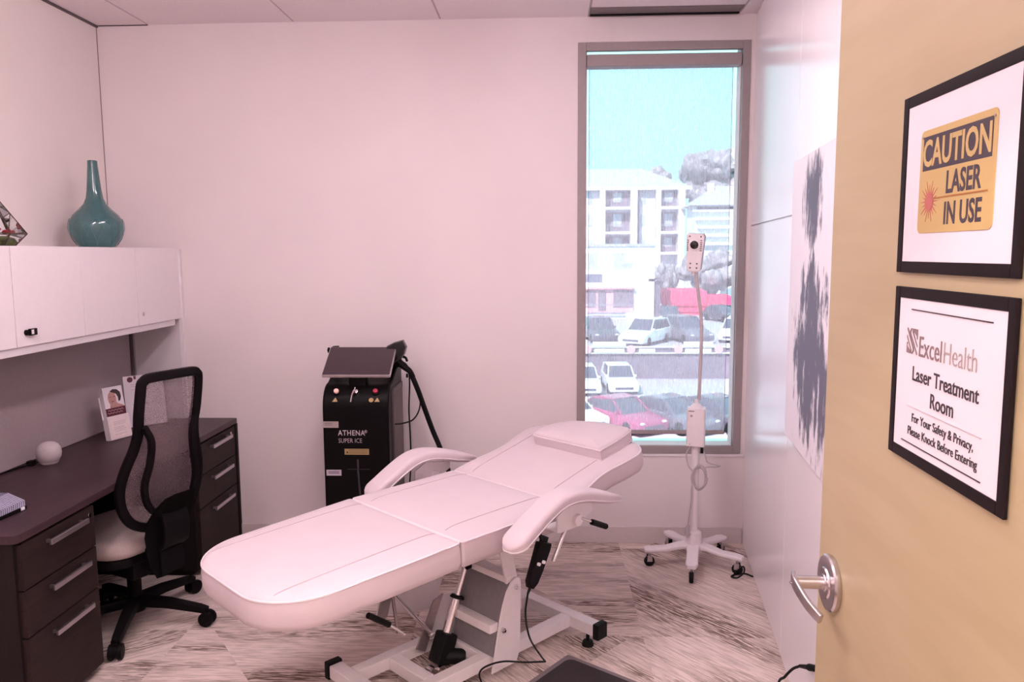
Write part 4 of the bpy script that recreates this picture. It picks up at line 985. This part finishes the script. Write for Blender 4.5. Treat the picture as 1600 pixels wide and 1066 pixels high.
lr = MB().lathe([(.030, -.002), (.030, .004), (.024, .007), (.021, .007), (.021, -.001)], seg=28, mx=HM @ Matrix.Translation((-.004, -.025, .044)) @ Matrix.Rotation(math.pi/2, 4, 'X')).build('lens_ring', 'stand', hdv)
MB().lathe([(.0215, -.0005), (.021, .004), (.012, .006), (0, .0065)], seg=24, mx=HM @ Matrix.Translation((-.004, -.024, .044)) @ Matrix.Rotation(math.pi/2, 4, 'X')).build('lens', 'lens', lr)
q = MB()
for x, z in ((-.029, .086), (.026, .086), (-.018, -.050), (.014, -.050), (-.018, -.072), (.014, -.072)): q.cyl((x, -.0235, z), (x, -.0255, z), .0040, None, 10, mx=HM)
q.build('screw', 'ink', hdv)
q = MB()
for sx in (-1, 1):
    for k in range(6): q.box(-.004+sx*.033-.005, -.004+sx*.033+.005 + 0, -.0250, -.0236, .014+.010*k, .019+.010*k, mx=HM)
q.build('vent_slot', 'inkgrey', hdv)
# coiled lead tied to the pole
cl_ = MB(); pts = []
for i in range(37):
    a = 2*math.pi*i/12; pts.append(((.036+.006*math.sin(i*.9))*math.cos(a)+.016, -.030-.004*i/12, .485+(.060+.008*math.sin(i*.7))*math.sin(a)))
cl_.tube(pts, .0042, 6, 2, up=(0, 1, 0))
cl_.tube([(.03, -.01, .64), (.045, -.03, .60), (.06, -.03, .565), (.11, -.025, .55), (.125, -.02, .543), (.10, -.02, .537), (.055, -.03, .54), (.035, -.03, .525)], .0036, 6, 5, up=(0, 1, 0))
cl_.tube([(-.03, -.01, .645), (-.050, -.02, .61), (-.042, -.025, .55), (-.02, -.028, .52)], .0036, 6, 5, up=(0, 1, 0))
cl_.tube([(-.020, -.028, .44), (-.022, -.030, .36), (-.032, -.035, .28), (-.038, -.035, .225)], .0036, 6, 5, up=(0, 1, 0))
cl_.build('power_lead', 'cord', st)
MB().cyl((-.038, -.035, .228), (-.041, -.036, .180), .009, .014, 12, .002).box(-.046, -.043, -.037, -.035, .163, .182).box(-.037, -.034, -.037, -.035, .163, .182).build('plug', 'cord', st)
MB().box(.022, .036, -.028, -.012, .612, .640, .003).build('velcro_tie', 'rubber', st)
q = MB().tube(spline([(0, 0, .008), (.03, .02, .03), (.055, .01, .055), (.05, -.02, .035), (.015, -.03, .012), (-.01, -.01, .01), (.02, .02, .008), (.07, .03, .008), (.10, -.005, .008)], 5), .0042, 6); o = q.build('cord', 'rubber'); o.location = (.965, 3.825, 0)
tag(o, 'short black cord coiled on the floor by the stand caster', 'cord')
# black lead plugged into the right wall beyond the door
pc = thing('power_cord', 'black power cord and plug at the right wall near the door', 'cord', (.90, 2.78, 0))
def PC(px, py, x): return at(px, py, x=x) - pc.location
wp = at(1272, 1044, x=.885)
q = MB(); A0 = at(1264, 1043, x=.875) - pc.location; B0 = at(1250, 1041, x=.868) - pc.location
q.cyl(at(1275, 1045, x=.884) - pc.location, A0, .011, .012, 10, .002).cyl(A0, B0, .009, .006, 10); q.build('plug', 'rubber', pc)
q = MB(); q.tube([B0, at(1238, 1046, x=.858) - pc.location, at(1226, 1058, x=.85) - pc.location, at(1216, 1072, x=.845) - pc.location, Vector((.80-.90, 2.50-2.78, .006)), Vector((.70-.9, 2.2-2.78, .006))], .0048, 7, 6, up=(0, 0, 1)); q.build('lead', 'rubber', pc)

# ------------------------------------------------------------------ outdoors, seen through the shade
G = -6.45; UP = -4.50
o = struct(MB().box(-40, 70, 5.2, 50, G-.3, G), 'ground_lot', 'asphalt')
o = struct(MB().box(-60, 90, 50, 160, G-.3, UP), 'ground_terrace', 'asphalt')
pl_ = thing('parking_lines', 'white painted bay lines on the lower parking lot', 'markings', (8, 45, G))
q = MB()
for i in range(12): q.box(-9+2.7*i, -8.88+2.7*i, -5, 0, .002, .012)
q.build('lines', 'lane', pl_)
rw = thing('retaining_wall', 'dark retaining wall between the two parking levels', 'wall', (8, 49.6, G))
MB().box(-40, 50, 0, .38, 0, 1.98).build('wall', 'retain', rw)
rl_ = thing('parking_barrier', 'white barrier rail with round pink signs above the dark wall', 'barrier', (8, 49.4, UP))
MB().box(-30, 40, .02, .08, .10, .18).box(-30, 40, .02, .08, -.30, -.22).build('rail', 'trimwhite', rl_)
for px in (918, 986, 1060, 1123):
    p = at(px, 546, y=49.4); x = p.x-8
    MB().cyl((x, .0, p.z-UP), (x, -.06, p.z-UP), .27, None, 20).build('round_sign', 'pinktrim', rl_)
for px0, px1 in ((926, 978), (996, 1026), (1068, 1114)):
    a = at(px0, 540, y=49.4).x-8; b = at(px1, 540, y=49.4).x-8
    zt = at(950, 534, y=49.4).z-UP; zb = at(950, 541, y=49.4).z-UP
    if px0 != 996: MB().box(a, b, -.04, .0, zb, zt).build('board', 'carwhite', rl_)
    zt = at(950, 545, y=49.4).z-UP; zb = at(950, 551, y=49.4).z-UP
    MB().box(a+.1, b-.1, -.04, .0, zb, zt).build('board', 'carwhite', rl_)

CARN = 'cars in the parking lots'
def car(label, paint, loc, rz, L=4.5, Wd=1.80, Hh=1.45, suv=False):
    t = thing('car', label, 'car', loc, rz, CARN)      # local +x = nose
    h = Hh; l = L/2; b = .92*h*.60 + .06
    low = [(-l, .32), (-l+.03, .25), (l-.10, .22), (l, .36), (l-.02, .60), (l-.10, .70), (l*.40, b), (-l*.60 if not suv else -l+.04, b+.03), (-l+.03, b-.04)]
    MB().prism(low, -Wd/2, Wd/2, 'y', .10, seg=3).build('body', paint, t, 50)
    if suv: gh = [(l*.42, b-.03), (l*.10, h-.04), (-l*.55, h), (-l*.86, h-.08), (-l+.06, b)]
    else: gh = [(l*.44, b-.03), (l*.06, h-.03), (-l*.34, h), (-l*.60, h-.14), (-l*.86, b+.02)]
    def taper(mb, k=.17):
        for v in mb.bm.verts:
            f = (v.co.z-b)/(h-b); v.co.y *= 1-k*max(0, f)
        return mb
    g_ = taper(MB().prism(gh, -Wd/2+.07, Wd/2-.07, 'y', .05)).build('cabin_glass', 'carglass', t, 50)
    rf = [(gh[1][0]-.05, gh[1][1]-.03), (gh[1][0], gh[1][1]+.012), (gh[2][0], gh[2][1]+.015), (gh[3][0], gh[3][1]+.01), (gh[3][0]+.1, gh[3][1]-.06)]
    taper(MB().prism(rf, -Wd/2+.06, Wd/2-.06, 'y', .03)).build('roof', paint, t, 50)
    q = MB()
    for s_ in (-1, 1):
        for (x0, z0), (x1, z1) in ((gh[0], gh[1]), (gh[4], gh[3])):
            y0_ = s_*(Wd/2-.09); y1_ = s_*(Wd/2-.07)*(1-.17)
            q.sweep([(x0, y0_, z0), (x1, y1_, z1)], rrect(.07, .06, .02, 2))
    q.build('pillar', paint, t)
    for s_ in (-1, 1):
        MB().box(l*.30-.08, l*.30+.08, s_*Wd/2-.02*s_-.09, s_*Wd/2-.02*s_+.09, b-.02, b+.12, .03).build('mirror', paint, t)
        MB().sphere((l-.10, s_*(Wd/2-.26), .62), .16, 10, sc=(.7, 1.1, .45)).build('headlamp', 'headlight', t)
        for x in (-l*.60, l*.62): MB().cyl((x, s_*(Wd/2-.20), .32), (x, s_*(Wd/2+.01), .32), .32, None, 18, .04).build('wheel', 'rubber', t)
    MB().box(l-.06, l+.015, -Wd*.30, Wd*.30, .36, .50, .02).build('grille', 'carglass', t)
    return t
def spot(px, py, z):
    p = at(px, py, z=z); return (p.x, p.y, z)
car('red sedan in the nearest row, just past the bed pillow', 'carred', spot(972, 668, G), R(-57), 4.5)
car('grey sedan in the nearest row, beside the red car', 'cargrey', spot(1050, 668, G), R(-57), 4.6)
car('dark sedan in the nearest row, behind the stand control box', 'cardark', spot(1126, 668, G), R(-57), 4.6)
car('white car mostly hidden behind the red sedan at the window edge', 'carwhite', spot(886, 664, G), R(-57), 4.4)
car('white hatchback facing the window, whole in view in the middle row', 'carwhite', spot(967, 609, G), R(-87), 4.2, 1.72, 1.5, True)
car('white hatchback at the left window edge, cut off by the frame', 'carwhite', spot(911, 611, G), R(-87), 4.2, 1.72, 1.5, True)
car('white pickup-like SUV on the upper lot, under the white building corner', 'carwhite', spot(1008, 537, UP), R(-122), 4.6, 1.9, 1.72, True)
car('dark SUV on the upper lot at the left of the white SUV', 'cardark', spot(936, 532, UP), R(-80), 4.6, 1.9, 1.65, True)
car('grey SUV on the upper lot in front of the red canopy', 'cargrey', spot(1071, 533, UP), R(-72), 4.6, 1.9, 1.75, True)
car('white car on the upper lot at the right window edge', 'carwhite', spot(1150, 532, UP), R(-112), 4.5, 1.85, 1.55, True)
car('dark car parked directly beside the left end of the red canopy', 'cardark', spot(1045, 503, UP), R(-100), 4.5)
car('dark car parked at the right end of the red canopy', 'cardark', spot(1130, 502, UP), R(-70), 4.5)

# white two-storey building
def X(px, Y): return at(px, 400, y=Y).x
def Z(py, Y): return at(1000, py, y=Y).z
Yb = 72
wb = thing('white_building', 'white stucco building with pink storefront behind the lots', 'building', (X(960, Yb), Yb, UP))
def B(mb, name, m, p, root): mb.bm.transform(Matrix.Translation(-root.location)); return mb.build(name, m, p)
B(MB().box(X(840, Yb), X(1023, Yb), Yb, Yb+7.5, UP, Z(382, Yb)), 'wall', 'stucco', wb, wb)
B(MB().box(X(838, Yb), X(1024, Yb), Yb-.15, Yb+.1, Z(385, Yb), Z(381, Yb)), 'parapet', 'roofgrey', wb, wb)
for x0, x1, y0, y1, m_ in ((905, 934, 395, 420, 'palepane'), (958, 990, 395, 419, 'palepane'), (905, 941, 428, 441, 'pane')):
    f = B(MB().box(X(x0, Yb)-.12, X(x1, Yb)+.12, Yb-.06, Yb+.05, Z(y1, Yb)-.1, Z(y0, Yb)+.1), 'window', 'trimwhite', wb, wb)
    B(MB().box(X(x0, Yb), X(x1, Yb)-(.75 if x0 == 958 else 0), Yb-.10, Yb, Z(y1, Yb), Z(y0, Yb)), 'pane', m_, f, wb)
    if x0 == 958: B(MB().box(X(977, Yb), X(x1, Yb), Yb-.10, Yb, Z(y1, Yb), Z(410, Yb)), 'pane', m_, f, wb)
sf = B(MB().box(X(900, Yb), X(991, Yb), Yb-.10, Yb+.05, Z(488, Yb), Z(449, Yb)), 'storefront', 'pinktrim', wb, wb)
for x0, x1, y0, y1 in ((905, 931, 454, 480), (935, 947, 454, 485), (959, 990, 454, 480)):
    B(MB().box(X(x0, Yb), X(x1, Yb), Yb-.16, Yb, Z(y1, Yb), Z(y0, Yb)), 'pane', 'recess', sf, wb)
B(MB().box(X(900, Yb), X(991, Yb), Yb-.5, Yb, Z(451, Yb), Z(448, Yb)), 'awning_edge', 'pinktrim', wb, wb)
B(MB().box(X(900, Yb), X(975, Yb), Yb-1.2, Yb-1.1, Z(476, Yb), Z(474, Yb)).box(X(900, Yb), X(975, Yb), Yb-1.2, Yb-1.1, Z(490, Yb), Z(488, Yb)), 'railing', 'standgrey', wb, wb)
B(MB().prism([(Yb-3, UP), (Yb-.2, UP), (Yb-.2, Z(488, Yb))], X(978, Yb), X(1002, Yb), 'x'), 'stair', 'stucco', wb, wb)
B(MB().box(X(1024, Yb), X(1034, Yb), Yb+.3, Yb+2, UP, Z(436, Yb)).box(X(1014, Yb), X(1040, Yb), Yb+.0, Yb+2.2, Z(440, Yb), Z(436, Yb)), 'porch', 'retain', wb, wb)

Ya = 95
ab = thing('apartment_building', 'tall pale apartment block with balconies and hip roof', 'building', (X(990, Ya), Ya, UP))
B(MB().box(X(800, Ya), X(1067, Ya), Ya, Ya+14, UP, Z(294, Ya)), 'wall', 'stone', ab, ab)
zr, ze = Z(264, Ya+7), Z(293, Ya)
t = bmesh.new(); xa, xb2 = X(795, Ya), X(1077, Ya)
v = [t.verts.new(p) for p in ((xa, Ya-.9, ze), (xb2, Ya-.9, ze), (xb2, Ya+15, ze), (xa, Ya+15, ze), (xa+5, Ya+7, zr), (X(1012, Ya), Ya+7, zr))]
for f in ((0, 1, 5, 4), (1, 2, 5), (2, 3, 4, 5), (3, 0, 4), (3, 2, 1, 0)): t.faces.new([v[i] for i in f])
bmesh.ops.recalc_face_normals(t, faces=t.faces); B(MB().add(t), 'roof', 'roofgrey', ab, ab)
B(MB().box(xa, xb2, Ya-.95, Ya-.8, ze-.35, ze+.02), 'eave', 'trimwhite', ab, ab)
for (x0, x1) in ((944, 983), (1029, 1056)):
    for (y0, y1) in ((299, 324), (332, 362), (369, 394)):
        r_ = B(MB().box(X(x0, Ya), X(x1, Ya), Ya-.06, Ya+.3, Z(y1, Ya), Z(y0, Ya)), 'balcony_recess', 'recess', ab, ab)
        m_ = (x0+x1)/2
        B(MB().box(X(m_-6, Ya), X(m_+7, Ya), Ya-.10, Ya, Z(y1-8, Ya), Z(y0+2, Ya)), 'balcony_door', 'palepane', r_, ab)
        B(MB().box(X(x0-3, Ya), X(x1+4, Ya), Ya-1.4, Ya, Z(y1+4, Ya), Z(y1, Ya)), 'balcony_slab', 'trimwhite', ab, ab)
        rr = MB().box(X(x0, Ya), X(x1, Ya), Ya-1.38, Ya-1.34, Z(y1-10, Ya)-.04, Z(y1-10, Ya)+.04)
        k = 0
        while X(x0, Ya)+k*.3 < X(x1, Ya): rr.box(X(x0, Ya)+k*.3, X(x0, Ya)+k*.3+.05, Ya-1.38, Ya-1.34, Z(y1, Ya), Z(y1-10, Ya)); k += 1
        B(rr, 'balcony_railing', 'standgrey', ab, ab)
for y0, y1 in ((299, 319), (336, 353), (372, 388)):
    B(MB().box(X(1000, Ya), X(1008, Ya), Ya-.06, Ya+.1, Z(y1, Ya), Z(y0, Ya)), 'window', 'palepane', ab, ab)
    B(MB().box(X(905, Ya), X(925, Ya), Ya-.06, Ya+.1, Z(y1, Ya), Z(y0, Ya)), 'window', 'palepane', ab, ab)
B(MB().box(X(936, Ya), X(944, Ya), Ya-1.45, Ya-.0, UP, ze-.3).box(X(983, Ya), X(993, Ya), Ya-1.45, Ya, UP, ze-.3).box(X(1022, Ya), X(1029, Ya), Ya-1.45, Ya, UP, ze-.3).box(X(1056, Ya), X(1066, Ya), Ya-1.45, Ya, UP, ze-.3), 'pier', 'stone', ab, ab)
B(MB().box(X(995, Ya), X(998, Ya), Ya-.1, Ya, UP, ze-.3), 'downpipe', 'recess', ab, ab)

Yh = 88
ho = thing('house', 'pale house with a grey roof right of the apartment block', 'building', (X(1120, Yh), Yh, UP))
B(MB().box(X(1085, Yh), X(1200, Yh), Yh, Yh+5, UP, Z(322, Yh)), 'wall', 'stucco', ho, ho)
t = bmesh.new(); xa, xb2 = X(1076, Yh), X(1215, Yh); ze, zr = Z(322, Yh), Z(292, Yh+2.5)
v = [t.verts.new(p) for p in ((xa, Yh-.8, ze), (xb2, Yh-.8, ze), (xb2, Yh+5.5, ze), (xa, Yh+5.5, ze), (X(1122, Yh), Yh+2.5, zr), (xb2-3, Yh+2.5, zr))]
for f in ((0, 1, 5, 4), (1, 2, 5), (2, 3, 4, 5), (3, 0, 4), (3, 2, 1, 0)): t.faces.new([v[i] for i in f])
bmesh.ops.recalc_face_normals(t, faces=t.faces); B(MB().add(t), 'roof', 'roofgrey', ho, ho)
B(MB().box(X(1110, Yh), X(1118, Yh), Yh+1.5, Yh+2.5, Z(310, Yh), Z(286, Yh)), 'chimney', 'trimwhite', ho, ho)
for k in range(5): B(MB().box(X(1080, Yh)+.3*k, X(1200, Yh), Yh-.6, Yh+.05, Z(332+13*k, Yh), Z(329+13*k, Yh)), 'ledge', 'trimwhite', ho, ho)
B(MB().box(X(1088, Yh), X(1150, Yh), Yh-.05, Yh+.1, Z(328, Yh), Z(324, Yh)), 'window_band', 'recess', ho, ho)

Yc = 76
cn = thing('red_canopy', 'bright red awning beyond the upper parking lot', 'awning', (X(1088, Yc), Yc, UP))
B(MB().prism([(Yc, Z(478, Yc)), (Yc+.1, Z(456, Yc)), (Yc+3.5, Z(453, Yc)), (Yc+3.5, Z(462, Yc))], X(1036, Yc), X(1106, Yc), 'x').prism([(Yc+.2, Z(488, Yc)), (Yc+.3, Z(466, Yc)), (Yc+3.5, Z(463, Yc)), (Yc+3.5, Z(470, Yc))], X(1058, Yc), X(1150, Yc), 'x'), 'cover', 'red', cn, cn)
B(MB().box(X(1066, Yc), X(1110, Yc), Yc+.35, Yc+3, UP, Z(486, Yc)), 'side_wall', 'red', cn, cn)
q = MB()
for px in (1040, 1072, 1146): q.cyl((X(px, Yc), Yc+.6, UP), (X(px, Yc), Yc+.6, Z(468, Yc)), .08)
B(q, 'post', 'trimwhite', cn, cn)

def tree(label, px, py_top, py_bot, Y, wpx, seed, base):
    rnd = random.Random(seed); p = at(px, (py_top+py_bot)/2, y=Y); r = wpx/2*Y/FPX; hh = (Z(py_top, Y)-Z(py_bot, Y))/2
    t = thing('tree', label, 'tree', (p.x, Y, base), 0, 'trees around the parking lots')
    mb = MB()
    for k in range(16):
        a, e = rnd.uniform(0, 6.28), rnd.uniform(-1, 1); q = math.sqrt(rnd.random())*.72
        c = Vector((r*q*math.cos(a)*math.sqrt(1-e*e*.5), r*q*math.sin(a), p.z-base + hh*.72*e))
        s = bmesh.new(); bmesh.ops.create_icosphere(s, subdivisions=3, radius=1)
        rr = rnd.uniform(.30, .5)
        for v in s.verts:
            n = v.co.normalized(); d = 1 + .35*noise.noise(n*2.6+Vector((k*3.1, seed, 0))) + .22*noise.noise(n*7+Vector((seed, k, 0)))
            v.co = Vector((n.x*r*rr*d, n.y*r*rr*d, n.z*hh*rr*1.1*d))
        mb.add(s, Matrix.Translation(c))
    mb.build('crown', 'foliage', t, 80)
    MB().tube([(0, 0, 0), (.1, 0, (p.z-base)*.5), (0, .1, p.z-base)], .22, 8, 3).build('trunk', 'bark', t)
    return t
tree('large dim tree high behind the grey-roofed house', 1118, 244, 330, 112, 120, 3, UP)
tree('tall tree at the right window edge behind the house', 1186, 236, 340, 132, 90, 5, UP)
tree('tree top peeking over the apartment roof', 1028, 262, 300, 118, 44, 8, UP)
tree('bushy tree above the red canopy beside the camera head', 1104, 396, 462, 83, 84, 11, UP)
tree('smaller bushy tree between white building and red canopy', 1040, 408, 460, 85, 36, 14, UP)
tree('dark shrubby tree in front of the house, below its ledges', 1178, 372, 440, 81, 40, 17, UP)
